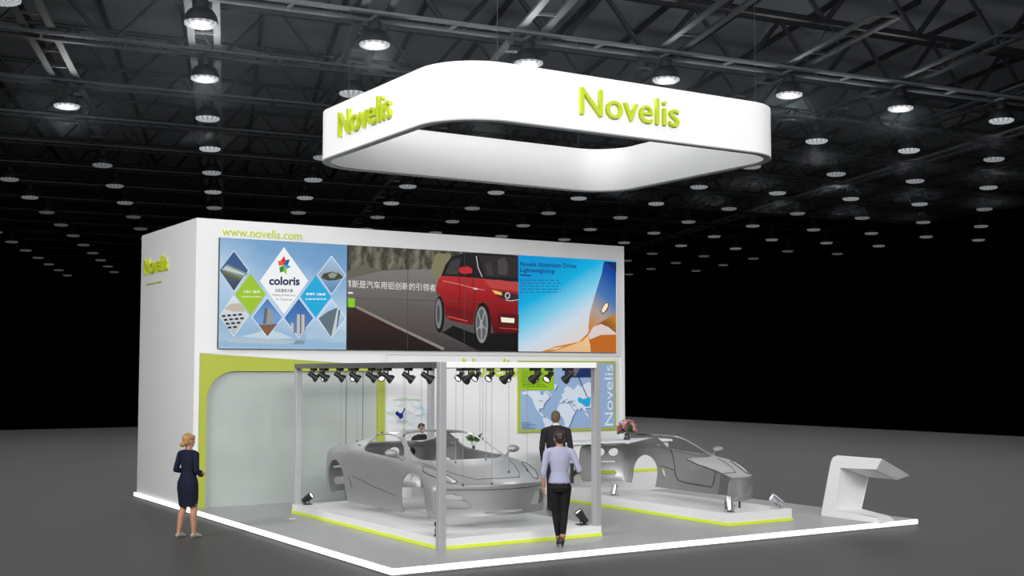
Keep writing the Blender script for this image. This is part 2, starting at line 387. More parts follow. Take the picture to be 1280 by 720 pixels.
dia('diamond_photo', 510, 510, 96, 382, 634, gradient('blue_sky_photo_two', [(0, (110, 150, 195)), (0.5, (70, 120, 185)), (1, (50, 100, 165))], 0, 1.0))
for x0, x1, y0 in [(462, 486, 540), (498, 524, 486), (526, 552, 488)]:
    A.poly('photo_building', [(x0, 590 if x0 < 490 else 618), (x0, y0), (x1, y0), (x1, 618 if x1 < 540 else 580)], (196, 194, 190)); A.poly('photo_building', [(x1 - 8, 610 if x1 < 540 else 588), (x1 - 8, y0), (x1, y0), (x1, 606 if x1 < 540 else 580)], (110, 118, 130))
dia('diamond_tile', 614, 378, 96, 246, 508, (30, 172, 222), False)
dia('diamond_photo', 712, 242, 90, 122, 366, gradient('lake_photo', [(0, (90, 130, 175)), (0.35, (120, 160, 200)), (0.5, (150, 170, 190)), (1, (170, 198, 232))], 0, 1.0))
A.poly('photo_trees', [(648, 262), (660, 235), (700, 225), (712, 220), (725, 226), (760, 232), (785, 260), (740, 275), (690, 278)], (66, 76, 52)); A.poly('photo_trees', [(690, 240), (712, 226), (750, 236), (730, 262), (700, 262)], (150, 152, 146))
dia('diamond_photo', 712, 512, 90, 390, 634, gradient('haze_sky_photo', [(0, (150, 180, 205)), (1, (186, 214, 242))], 0, 1.0))
A.poly('photo_building', [(630, 512), (690, 468), (748, 444), (708, 628)], (96, 116, 126)); A.poly('photo_building', [(748, 444), (756, 452), (735, 590), (708, 628)], (206, 210, 208)); A.poly('photo_building', [(756, 456), (764, 462), (748, 560), (742, 570)], (24, 48, 40))
dia('diamond_tile', 416, 280, 150, 70, 486, (246, 248, 250), False)
for pts, c in [([(416, 124), (400, 150), (416, 182), (428, 158)], (226, 42, 36)), ([(378, 160), (400, 150), (416, 182), (384, 186)], (240, 92, 40)), ([(428, 150), (452, 146), (440, 180), (416, 182)], (28, 98, 170)), ([(440, 180), (458, 194), (432, 206), (416, 182)], (40, 170, 220)),
               ([(386, 196), (416, 182), (412, 222), (390, 228)], (40, 142, 62)), ([(416, 182), (432, 206), (430, 242), (412, 222)], (156, 200, 46))]: A.poly('star_facet', pts, c)
A.text('coloris', (322, 306), (512, 308), 54, (32, 38, 88), offset=0.035)
A.text('炫彩建筑大赛', (360, 350), (470, 352), 22, (32, 38, 88), offset=0.01)
A.text('Shaping Architecture', (342, 376), (486, 380), 18, (60, 66, 110)); A.text('for Tomorrow', (364, 400), (464, 403), 15, (60, 66, 110))
def fake(x0, x1, y, h, rgb, n):                         # lines of print too small to read
    random.seed(int(x0 * 7 + y)); x = x0; first = True
    while x < x1:
        wd = random.uniform(.5, 1.6) * (x1 - x0) / n; e = min(x + wd, x1)
        A.poly('print_line', [(x, y), (e, y), (e, y + h), (x, y + h)], rgb, same=not first); first = False; x = e + (x1 - x0) / n * .35
fake(166, 208, 340, 14, (225, 238, 200), 3); fake(222, 264, 340, 14, (225, 238, 200), 3); fake(150, 272, 374, 9, (215, 232, 180), 9)
fake(552, 606, 354, 14, (225, 240, 248), 4); fake(618, 674, 356, 14, (225, 240, 248), 4); fake(548, 674, 388, 9, (210, 234, 246), 9)

# video wall with the red car
s2 = screen_box('video_wall', 'dark video wall of joined panels showing a red off-road car', 10.435, 14.50)
A = Art(s2, SY, 5.14, 5.14, 430, 300); A.clip = (10.44, 14.497, Z0 + .003, Z1 - .003, .012)
bush = gradient('roadside_scrub_picture', [(0.0, (40, 38, 34)), (0.35, (66, 64, 54)), (0.6, (104, 102, 88)), (1.0, (150, 150, 132))], 0.0, 0.12, 0.36, 0.75, 5, stretch=(2.2, 1, 1))
xs = [10.437, 11.765, 13.11, 14.498]; zs = [Z0 + .002, 4.115, Z1 - .002]
for a in range(3):
    for b in range(2):
        x0, x1, z0, z1 = xs[a] + .004, xs[a + 1] - .004, zs[b] + .004, zs[b + 1] - .004
        mobj('display_panel', [(x0, SY - .001, z0), (x1, SY - .001, z0), (x1, SY - .001, z1), (x0, SY - .001, z1)], [(0, 1, 2, 3)], bush, s2)
A.k = 2
road = gradient('grey_road_picture', [(0.0, (60, 54, 54)), (0.5, (96, 90, 88)), (1.0, (128, 126, 122))], 0.0, 0.9, 0.05, 0.08, 5, stretch=(1, 1, 8))
A.poly('pictured_hill', [(0, 250), (0, 200), (120, 160), (220, 190), (260, 195), (180, 222), (60, 246)], (104, 98, 86))
A.poly('pictured_hill', [(560, 190), (580, 110), (600, 85), (690, 92), (640, 200), (600, 300), (560, 260)], (128, 124, 92))
A.poly('pictured_road', [(0, 250), (130, 225), (250, 198), (400, 190), (560, 188), (590, 260), (600, 360), (1116, 420), (1116, 720), (0, 720)], road)
A.poly('pictured_verge', [(0, 425), (70, 425), (300, 535), (630, 720), (0, 720)], gradient('dark_verge_picture', [(0.0, (20, 12, 12)), (0.6, (52, 30, 27)), (1.0, (74, 54, 48))], 0.1, 0.8, 0.0, 0.12, 8, stretch=(1, 1, 5)))
A.line('pictured_lane_mark', [(75, 428), (300, 540), (640, 700)], 16, (142, 132, 126))
A.line('pictured_lane_mark', [(420, 520), (600, 600), (830, 690)], 8, (88, 80, 78))
A.poly('pictured_shadow', [(590, 560), (640, 590), (700, 550), (830, 600), (1116, 600), (1116, 720), (860, 720), (640, 600)], (14, 11, 12))
A.poly('pictured_car_cabin', [(622, 232), (650, 160), (690, 108), (740, 90), (840, 84), (1116, 104), (1116, 268), (880, 250), (740, 238)], (26, 24, 28))
A.ell('pictured_tyre', 612, 478, 32, 118, (18, 17, 18)); A.ell('pictured_wheel', 606, 474, 21, 96, (122, 126, 128)); A.ell('pictured_wheel_hub', 604, 474, 9, 60, (70, 72, 76))
A.poly('pictured_car_body', [(590, 330), (600, 260), (622, 230), (740, 236), (880, 248), (1116, 272), (1116, 600), (960, 604), (930, 470), (905, 420), (880, 410), (852, 430), (836, 480), (826, 548), (690, 520), (650, 495), (636, 400), (612, 345)], gradient('red_car_paint_picture', [(0.0, (64, 7, 11)), (0.35, (122, 13, 20)), (0.7, (160, 24, 32)), (1.0, (178, 46, 46))], 0.0, 1.0, 0.0))
A.poly('pictured_car_panel', [(650, 420), (836, 470), (826, 548), (690, 520), (656, 498)], (112, 14, 20))
A.line('pictured_highlight', [(630, 262), (740, 285), (830, 310), (900, 322)], 5, (226, 130, 120))
A.line('pictured_highlight', [(660, 490), (790, 522)], 9, (206, 70, 64))
A.line('pictured_door_line', [(735, 240), (742, 330), (732, 500)], 4, (92, 10, 16)); A.line('pictured_door_line', [(822, 248), (836, 340), (828, 470)], 4, (92, 10, 16))
A.poly('pictured_windscreen', [(858, 98), (1116, 114), (1116, 246), (900, 238)], (44, 40, 44)); A.poly('pictured_seats', [(985, 130), (1030, 110), (1050, 165), (1045, 225), (985, 220)], (74, 66, 68)); A.poly('pictured_seats', [(905, 150), (940, 140), (955, 225), (915, 228)], (60, 56, 58))
A.line('pictured_pillar', [(846, 104), (858, 180), (884, 238)], 6, (196, 186, 186))
A.poly('pictured_side_window', [(650, 205), (680, 140), (715, 120), (745, 118), (730, 225), (645, 220)], (58, 58, 62))
A.poly('pictured_bonnet', [(885, 252), (1000, 258), (1116, 278), (1116, 330), (1010, 318), (940, 310)], (186, 66, 62))
A.poly('pictured_door_mirror', [(734, 196), (742, 176), (790, 170), (820, 186), (818, 214), (765, 220), (738, 210)], (196, 40, 44)); A.poly('pictured_door_mirror_base', [(790, 214), (822, 220), (830, 240), (800, 238)], (40, 14, 18))
A.ell('pictured_tyre', 886, 548, 54, 146, (16, 15, 16)); A.ell('pictured_wheel', 880, 545, 40, 118, (136, 138, 140)); A.ell('pictured_wheel_hub', 878, 545, 30, 100, (92, 94, 98)); A.ell('pictured_wheel_hub', 876, 545, 10, 32, (160, 162, 164))
for q in range(5):
    t = q * 2 * PI / 5 + .3; A.line('pictured_spoke', [(877, 545), (877 + 36 * math.cos(t), 545 + 108 * math.sin(t))], 7, (160, 162, 164), same=q > 0)
A.poly('pictured_headlamp', [(940, 318), (1116, 350), (1116, 394), (1010, 378), (965, 350)], (54, 40, 42)); A.poly('pictured_headlamp', [(942, 320), (1005, 336), (1010, 356), (966, 348)], (250, 190, 96))
A.ell('pictured_headlamp_ring', 1044, 358, 17, 20, (220, 222, 228)); A.ell('pictured_headlamp_ring', 1044, 358, 12, 14, (60, 62, 70)); A.line('pictured_headlamp_ring', [(1030, 384), (1060, 392), (1116, 384)], 4, (220, 222, 228))
A.poly('pictured_bumper', [(985, 470), (1116, 478), (1116, 600), (1000, 590), (985, 530)], (88, 12, 18)); A.poly('pictured_fog_lamp', [(1000, 496), (1088, 504), (1086, 534), (1004, 528)], (244, 244, 216)); A.line('pictured_bumper_line', [(990, 566), (1116, 574)], 6, (186, 60, 56))
A.poly('pictured_vent', [(822, 306), (852, 310), (850, 322), (824, 318)], (196, 196, 198))
A.text('斯是汽车用铝创新的引领者', (44, 308), (582, 332), 50, (232, 232, 230))
A.poly('printed_lettering', [(20, 262), (36, 262), (36, 306), (32, 306), (32, 268), (29, 268), (29, 300), (25, 300), (25, 268), (20, 268)], (232, 232, 230))
A.poly('caption_bar', [(14, 334), (50, 336), (50, 347), (14, 345)], (236, 236, 236)); A.poly('caption_square', [(14, 370), (62, 372), (62, 434), (14, 432)], (140, 206, 30))
for x in xs[1:3]: box('panel_seam', x - .005, x + .005, SY - .08, SY - .075, Z0, Z1, mat('seam_grey', (70, 66, 66), .5), s2)
box('panel_seam', xs[0], xs[3], SY - .08, SY - .075, 4.11, 4.12, mat('seam_grey', (70, 66, 66), .5), s2)

# cyan and orange panel
s3 = screen_box('picture_screen', 'cyan to orange picture screen with dark headline text', 14.51, 17.20)
A = Art(s3, SY, 5.143, 5.143, 640, 300); A.clip = (14.515, 17.198, Z0 + .002, Z1 - .002, .012)
bg = gradient('cyan_sky_picture', [(0.0, (236, 190, 150)), (0.2, (226, 214, 212)), (0.42, (206, 222, 236)), (0.62, (120, 206, 236)), (0.8, (0, 176, 226)), (1.0, (0, 150, 216))], -0.55, 0.85, 0.42, 0.05, 2.0)
mobj('backdrop', [(14.515, SY - .001, Z0), (17.20, SY - .001, Z0), (17.20, SY - .001, Z1), (14.515, SY - .001, Z1)], [(0, 1, 2, 3)], bg, s3); A.k = 1
A.poly('pictured_glow', [(180, 730), (300, 690), (430, 650), (490, 600), (540, 560), (640, 540), (668, 730)], gradient('amber_glow_picture', [(0, (232, 178, 130)), (0.5, (240, 200, 150)), (1, (246, 214, 170))], .4, .6))
A.poly('pictured_blue_body', [(590, 140), (668, 142), (668, 500), (560, 560), (500, 590), (490, 570), (500, 470), (540, 330), (575, 220)], gradient('blue_body_picture', [(0.0, (208, 130, 50)), (0.25, (176, 160, 150)), (0.5, (70, 120, 180)), (0.8, (14, 70, 160)), (1.0, (8, 40, 110))], .25, .8, -.05))
A.poly('pictured_gold_body', [(488, 590), (560, 535), (668, 470), (668, 730), (520, 730), (498, 660)], gradient('gold_body_picture', [(0.0, (150, 74, 20)), (0.4, (206, 120, 36)), (0.7, (140, 86, 24)), (1.0, (196, 130, 50))], .5, .7, -.1))
A.poly('pictured_pale_curve', [(490, 610), (520, 560), (570, 540), (620, 560), (668, 600), (668, 612), (570, 610), (500, 640)], (222, 208, 206))
A.poly('pictured_gold_body', [(500, 640), (570, 610), (668, 608), (668, 730), (505, 730)], (192, 106, 34))
A.poly('pictured_gold_stroke', [(190, 730), (280, 684), (430, 655), (485, 600), (492, 612), (450, 650), (340, 690), (250, 730)], (206, 132, 40)); A.poly('pictured_pale_curve', [(225, 706), (300, 690), (330, 684), (280, 702)], (255, 244, 206))
A.poly('pictured_lamp', [(566, 460), (590, 412), (614, 398), (622, 414), (612, 450), (584, 478)], (92, 60, 30)); A.poly('pictured_lamp', [(572, 456), (594, 414), (612, 404), (616, 420), (604, 448), (584, 470)], (255, 240, 200))
A.poly('pictured_dark_edge', [(590, 138), (668, 142), (668, 210), (624, 160)], (10, 40, 96))
A.text('Novelis Aluminium Drives', (50, 168), (412, 182), 29, (16, 50, 96), offset=0.012); A.text('Lightweighting', (50, 214), (270, 222), 36, (16, 50, 96), offset=0.012)
A.poly('heading_rule', [(50, 222), (120, 225), (120, 232), (50, 229)], (16, 40, 80))
for q in range(5): fake(52, 300 + (q % 2) * 10, 256 + q * 19, 6, (40, 110, 150), 9)

# ------------------------------------------------------------------ world map panel (printed)
WY = LY - .05
wm = thing('world_map_panel', 'lime framed blue world map panel on the white wall', 'map panel', (16.05, WY, 1.3))
X0, X1, W0, W1 = 14.55, 17.20, 1.315, 2.88
box('backing', X0, X1, WY, LY, W0, W1, M_LIME, wm)
box('map_sheet', X0 + .06, X1 - .05, WY - .006, WY, W0 + .06, W1 - .05, mat('map_sea', (150, 178, 214), .6, vary=.1, vscale=1.2), wm)
A = Art(wm, WY - .007, 6.543, 6.543, 640, 440, lit=False)
LAND, SHAD = (214, 224, 238), (66, 100, 152)
lands = {'na': [(80, 330), (120, 322), (160, 318), (230, 320), (238, 350), (260, 352), (262, 322), (300, 350), (310, 372), (290, 395), (262, 425), (255, 460), (225, 462), (222, 490), (250, 505), (265, 530), (245, 528), (200, 470), (180, 430), (165, 380), (130, 348), (90, 352)],
         'green': [(345, 260), (370, 270), (358, 300), (340, 318)],
         'sa': [(255, 535), (290, 540), (330, 575), (335, 600), (310, 632), (262, 636), (268, 590), (250, 560)],
         'euro': [(390, 400), (412, 378), (405, 350), (430, 330), (425, 300), (450, 278), (480, 290), (500, 310), (540, 265), (560, 285), (620, 245), (675, 262), (675, 380), (650, 420), (645, 455), (600, 462), (615, 490), (590, 480), (568, 455), (550, 480), (528, 450), (505, 440), (495, 400), (465, 402), (448, 420), (425, 398), (408, 418), (388, 415)],
         'africa': [(380, 430), (420, 418), (470, 425), (505, 480), (520, 492), (498, 525), (482, 575), (455, 632), (432, 620), (425, 560), (410, 530), (375, 512), (366, 480)],
         'arab': [(478, 425), (510, 430), (538, 470), (510, 482)], 'isl': [(590, 490), (620, 505), (640, 545), (605, 515)], 'isl2': [(640, 540), (662, 545), (655, 560)], 'can': [(265, 320), (290, 318), (330, 355), (335, 372), (310, 345)]}
for q, (k_, pts) in enumerate(lands.items()): A.poly('land_shadow', [(x + 7, y + 5) for x, y in pts], SHAD, same=q > 0)
for q, (k_, pts) in enumerate(lands.items()): A.poly('land', pts, LAND, same=q > 0)
A.poly('country', [(536, 372), (560, 372), (575, 385), (605, 380), (622, 366), (645, 372), (640, 415), (634, 445), (600, 448), (575, 425), (545, 412), (538, 395)], (40, 170, 220))
A.poly('text_block', [(70, 122), (343, 122), (343, 312), (70, 312)], (150, 196, 26)); A.poly('photo_block', [(430, 122), (675, 122), (675, 208), (430, 208)], (30, 52, 100)); A.poly('photo_person', [(440, 122), (560, 122), (520, 195), (460, 200)], (110, 106, 116))
A.line('pointer_line', [(540, 200), (612, 365)], 6, (30, 44, 84))
for q in range(9): fake(80, 230 + (q % 3) * 30, 150 + q * 16, 5, (88, 130, 26), 8)
for q in range(4): fake(78, 150 + (q % 2) * 36, 576 + q * 15, 5, (70, 92, 130), 6)
for x, y in [(240, 400), (225, 395), (420, 395), (438, 385), (500, 395), (285, 390)]: A.poly('pin', [(x - 14, y), (x + 14, y + 1), (x + 14, y + 4), (x - 14, y + 3)], (176, 170, 120))
lettering('Novelis', (X1 - .09, WY - .012, W0 + .10), EZ, -EX, -EY, 1.38, .235, 0, mat('white_print', (228, 236, 246), .6), wm, 'letter')

# china map print on the white wall
cm = thing('wall_map_print', 'pale printed country map on white wall beside the lime frame', 'wall print', (11.95, LY, 1.3))
A = Art(cm, LY - .002, 8, 8, 360, 430, lit=False); A.k = 0
cloud = (214, 230, 238)
rc_ = random.Random(12); pale = [(214, 230, 240), (222, 234, 240), (226, 236, 230), (206, 226, 238), (228, 232, 236)]
for q in range(34):
    cx, cy = rc_.uniform(1000, 1400), rc_.uniform(560, 860)
    if abs(cx - 1200) / 230 + abs(cy - 700) / 190 > 1.15: continue
    A.ell('map_cloud', cx, cy, rc_.uniform(14, 48), rc_.uniform(10, 30), rc_.choice(pale), 12)
for cx, cy, c in [(1010, 690, (186, 214, 150)), (1150, 850, (196, 220, 166)), (1330, 640, (180, 206, 196))]: A.ell('map_spot', cx, cy, 16, 14, c, 14)
A.poly('map_country', [(1062, 695), (1072, 680), (1086, 668), (1098, 682), (1110, 690), (1128, 690), (1140, 672), (1148, 645), (1160, 638), (1164, 652), (1156, 675), (1144, 690), (1140, 704), (1144, 722), (1136, 740), (1120, 746), (1104, 740), (1096, 724), (1082, 716), (1070, 708)], (24, 40, 128))
for pts in [[(1040, 552), (1320, 552), (1320, 558), (1040, 558)], [(1100, 534), (1180, 534), (1180, 540), (1100, 540)]]: A.poly('map_rule', pts, (170, 206, 160))
for q in range(3): fake(1080, 1180, 760 + q * 12, 5, (150, 170, 200), 6)

# ------------------------------------------------------------------ room behind the frosted glass
po = thing('wall_poster', 'tall blue and amber poster behind the frosted glass', 'poster', (10.95, 24.0, PZ))
mobj('poster_sheet', [(10.66, 23.99, .25), (11.25, 23.99, .25), (11.25, 23.99, 2.5), (10.66, 23.99, 2.5)], [(0, 1, 2, 3)], gradient('poster_print', [(0.0, (110, 120, 124)), (0.4, (120, 130, 132)), (0.55, (206, 160, 120)), (0.68, (150, 190, 206)), (0.9, (0, 112, 176))], .1, .85, 0, .08, 3, lit=False), po)
box('poster_board', 10.65, 11.26, 24.0, 24.05, PZ, 2.52, M_ALU, po)
for (x0, x1, z0, z1, lab) in [(9.73, 10.37, .94, 1.92, 'framed sketch hanging on wall behind frosted glass'), (8.55, 8.70, .90, 1.90, 'narrow framed picture by the lime frame behind glass')]:
    t = thing('wall_picture', lab, 'picture', ((x0 + x1) / 2, 26.39, z0))
    bm = bmesh.new(); fw = .035
    b_box(bm, x0, x1, 26.35, 26.4, z0, z0 + fw); b_box(bm, x0, x1, 26.35, 26.4, z1 - fw, z1); b_box(bm, x0, x0 + fw, 26.35, 26.4, z0 + fw, z1 - fw); b_box(bm, x1 - fw, x1, 26.35, 26.4, z0 + fw, z1 - fw)
    bm_obj('frame', bm, mat('dark_frame', (70, 72, 74), .5), t)
    box('picture_sheet', x0 + fw, x1 - fw, 26.38, 26.4, z0 + fw, z1 - fw, mat('sketch_paper', (196, 198, 198), .7, vary=.25, vscale=4), t)
t = thing('lime_wall_plaque', 'small lime plaque on wall behind frosted glass', 'plaque', (9.1, 26.4, 1.1)); box('plate', 8.88, 9.28, 26.385, 26.4, 1.05, 1.12, M_LIMEL, t, .004); box('mount', 8.9, 9.26, 26.38, 26.4, 1.06, 1.11, M_WHITE, t)
def meeting_table(x, lab):
    t = thing('meeting_table', lab, 'table', (x, 25.2, PZ), 'meeting tables behind the glass')
    box('table_top', x - .6, x + .6, 24.85, 25.55, PZ + .71, PZ + .745, mat('grey_table', (150, 152, 152), .5), t, .006)
    for a in (-.52, .52):
        for b in (-.28, .28): tube('leg', [(x + a, 25.2 + b, PZ), (x + a, 25.2 + b, PZ + .712)], .02, M_ALU, t)
for x in (8.7, 10.3): meeting_table(x, 'white meeting table seen dimly through frosted glass')
def chair(x, y, rz, lab):
    t = thing('meeting_chair', lab, 'chair', (x, y, PZ), 'meeting chairs behind the glass', rz)
    c_ = mat('grey_shell', (110, 114, 114), .6)
    box('seat', -.22, .22, -.22, .22, .44, .475, c_, t, .012, True); box('backrest', -.21, .21, -.235, -.205, .52, .86, c_, t, .012, True)
    for a in (-.19, .19):
        tube('leg', [(a, .19, 0), (a, .17, .45)], .013, M_ALU, t, 6, True); tube('leg', [(a, -.22, 0), (a, -.2, .45), (a, -.22, .84)], .013, M_ALU, t, 6, True)
for x in (8.35, 8.95, 9.95, 10.55): chair(x, 24.65, 0, 'grey meeting chair on the near side of tables behind glass')
for x in (8.35, 8.95, 9.95, 10.55): chair(x, 25.75, PI, 'grey meeting chair between tables and rear wall behind glass')

# ------------------------------------------------------------------ plinths
def plinth(name, lab, x0, x1, y0, y1, h):
    t = thing(name, lab, 'plinth', ((x0 + x1) / 2, (y0 + y1) / 2, PZ))
    box('plinth_body', x0, x1, y0, y1, PZ + .045, PZ + h, M_WHITE, t)
    box('lime_base_line', x0 - .012, x1 + .012, y0 - .012, y1 + .012, PZ, PZ + .045, M_LIMELINE, t)
    return t
pa = plinth('display_plinth', 'wide white plinth with lime base line under the hung car shell', 8.70, 11.55, 15.70, 21.22, .155)
plinth('display_plinth', 'narrow white plinth with lime base line under the halved car shell', 14.05, 15.50, 15.57, 20.85, .20)
P1Z, P2Z = PZ + .155, PZ + .20
box('post_foot', 8.66, 8.77, 15.66, 15.77, PZ, P1Z, M_POST, pa, .004)  # foot of the front gantry post, grouped with the plinth

# ------------------------------------------------------------------ frame around the first car
FX0, FX1, FY0, FY1, FB, FT = 8.76, 11.50, 15.76, 21.16, 2.70, 2.785
fr = thing('metal_gantry', 'square metal gantry with four posts around the hung car shell', 'gantry', (10.13, 18.4, PZ))
hw = .055
for x, y, zb in [(FX0, FY0, PZ), (FX1, FY0, P1Z), (FX0, FY1, P1Z), (FX1, FY1, P1Z)]:
    if (x, y) == (FX0, FY0): x -= .045; y -= .045; zb = P1Z
    box('post', x - hw, x + hw, y - hw, y + hw, zb, FT, M_POST, fr, .006)
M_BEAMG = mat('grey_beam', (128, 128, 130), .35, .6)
M_BEAMREFL = mat('reflection_white_beam', (246, 246, 246), .4)  # same metal as the grey beams, its bright reflection put into the colour
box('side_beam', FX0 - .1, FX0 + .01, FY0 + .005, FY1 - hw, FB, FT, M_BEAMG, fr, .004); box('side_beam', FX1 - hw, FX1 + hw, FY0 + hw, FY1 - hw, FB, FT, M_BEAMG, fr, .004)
box('front_beam', FX0 + .005, FX1 - hw, FY0 - .1, FY0 + .01, FB, FT, M_BEAMREFL, fr, .004); box('rear_beam', FX0 + hw, FX1 - hw, FY1 - hw, FY1 + hw, FB, FT, M_BEAMG, fr, .004)
RAILS = [9.45, 9.85, 10.45, 10.85]
for x in RAILS: box('wire_rail', x - .012, x + .012, FY0 + .01, FY1 - hw, FB + .03, FB + .055, M_BLACK, fr)

# track spotlights
def track_spot(lab, loc, aim, group):
    t = thing('track_spotlight', lab, 'spotlight', loc, group)
    x, y, z = loc; d = Vector(aim).normalized(); sd = Vector((-d.y, d.x, 0)).normalized()
    bm = bmesh.new(); e = Vector((d.x, d.y, 0)).normalized()
    ax = EY if abs(d.x) > abs(d.y) else EX
    hx, hy = (.03, .085) if ax == EY else (.085, .03)
    b_box(bm, x - hx, x + hx, y - hy, y + hy, z - .045, z); bm_obj('adapter', bm, M_BLACK, t)
    tube('stem', [(x, y, z - .04), (x, y, z - .12)], .012, M_BLACK, t, 6)
    c = Vector((x, y, z - .14))
    lathe('lamp_head', [(0, -.11), (.034, -.108), (.04, -.09), (.042, .0), (.068, .045), (.072, .085), (.060, .086), (.055, .07)], c, M_BLACK, t, d, 14)
    lathe('lens', [(.057, .070), (.03, .074), (0, .075)], c, M_LENS, t, d, 14)
    ld = bpy.data.lights.new('track_spot_beam', 'SPOT'); ld.energy = 14; ld.spot_size = math.radians(75); ld.spot_blend = .8; ld.shadow_soft_size = .05
    lo = bpy.data.objects.new('track_spot_beam', ld); COL.objects.link(lo); lo.location = c + d * .1; lo.rotation_euler = d.to_track_quat('-Z', 'Y').to_euler()
    return t
SPZ = FB
lx = [395, 408, 428, 447, 468, 488, 514, 538]
for x in lx: p = on_x(x, 464, FX0); track_spot('black track spotlight on the grey side beam over the car flank', (FX0 - .045, min(max(p.y, 15.95), 21.0), SPZ), (.75, -.25, -.55), 'spotlights on the grey side beam')
for x in [405, 441, 476]: p = on_y(x, 464, FY1); track_spot('black track spotlight on the rear beam with lit lens showing', (min(max(p.x, 8.95), 11.3), FY1, SPZ), (-.1, -.75, -.6), 'spotlights on the rear beam')
for x in [575, 596, 613, 637, 671, 686]: p = on_x(x, 464, FX1); track_spot('black track spotlight on side beam by the walking woman, lit lens inward', (FX1, min(max(p.y, 15.95), 20.9), SPZ), (-.75, -.2, -.6), 'spotlights on the inward side beam')
for x in [584, 631, 667, 708]: p = on_y(x, 464, FY0); track_spot('black track spotlight under the white front beam', (p.x, FY0 - .045, SPZ), (-.35, .75, -.65), 'spotlights on the white front beam')

# floor spotlights
def floor_spot(lab, loc, aim, material=M_BLACK, s=1.0):
    t = thing('floor_spotlight', lab, 'spotlight', loc, None)
    x, y, z = loc; d = Vector(aim).normalized(); c = Vector((x, y, z + .10 * s))
    box('base_plate', x - .06 * s, x + .06 * s, y - .06 * s, y + .06 * s, z, z + .015, material, t, .003)
    sd = Vector((-d.y, d.x, 0)).normalized() * .062 * s
    for q in (-1, 1): tube('yoke_arm', [Vector((x, y, z + .012)) + sd * q * .8, Vector((x, y, z + .05 * s)) + sd * q, c + sd * q], .008, material, t, 6)
    lathe('lamp_head', [(0, -.09 * s), (.04 * s, -.088 * s), (.046 * s, -.02 * s), (.056 * s, .06 * s), (.056 * s, .09 * s), (.048 * s, .09 * s), (.046 * s, .075 * s)], c, material, t, d, 14)
    lathe('lens', [(.048 * s, .076 * s), (0, .08 * s)], c, M_LENS, t, d, 14)
floor_spot('black floor spotlight at foot of the post by the frosted glass', (8.90, 21.0, P1Z), (.5, -.6, .5), s=1.15)
floor_spot('black floor spotlight at foot of the post by the walking woman', (11.36, 15.95, P1Z), (-.6, .15, .75), s=1.25)
floor_spot('black floor spotlight behind the corner post of the wide plinth', (8.84, 15.98, P1Z), (.1, .6, .7), s=1.1)
floor_spot('grey floor spotlight on the narrow plinth below the car nose', (14.22, 15.72, P2Z), (.25, .35, .9), M_ALU, 1.3)
floor_spot('grey floor spotlight on the outer corner of the narrow plinth', (15.32, 15.74, P2Z), (-.7, .4, .5), M_ALU, 1.3)
floor_spot('grey floor spotlight on the narrow plinth below the car tail', (14.25, 18.95, P2Z), (.3, .2, .8), M_ALU, 1.1)
t = thing('floor_socket', 'small white cable socket on platform before the wide plinth', 'socket', (8.33, 20.35, PZ)); box('plate', 8.27, 8.39, 20.29, 20.41, PZ, PZ + .008, M_WHITE, t, .002); box('flap', 8.30, 8.36, 20.32, 20.40, PZ + .008, PZ + .014, M_ALU, t, .002)

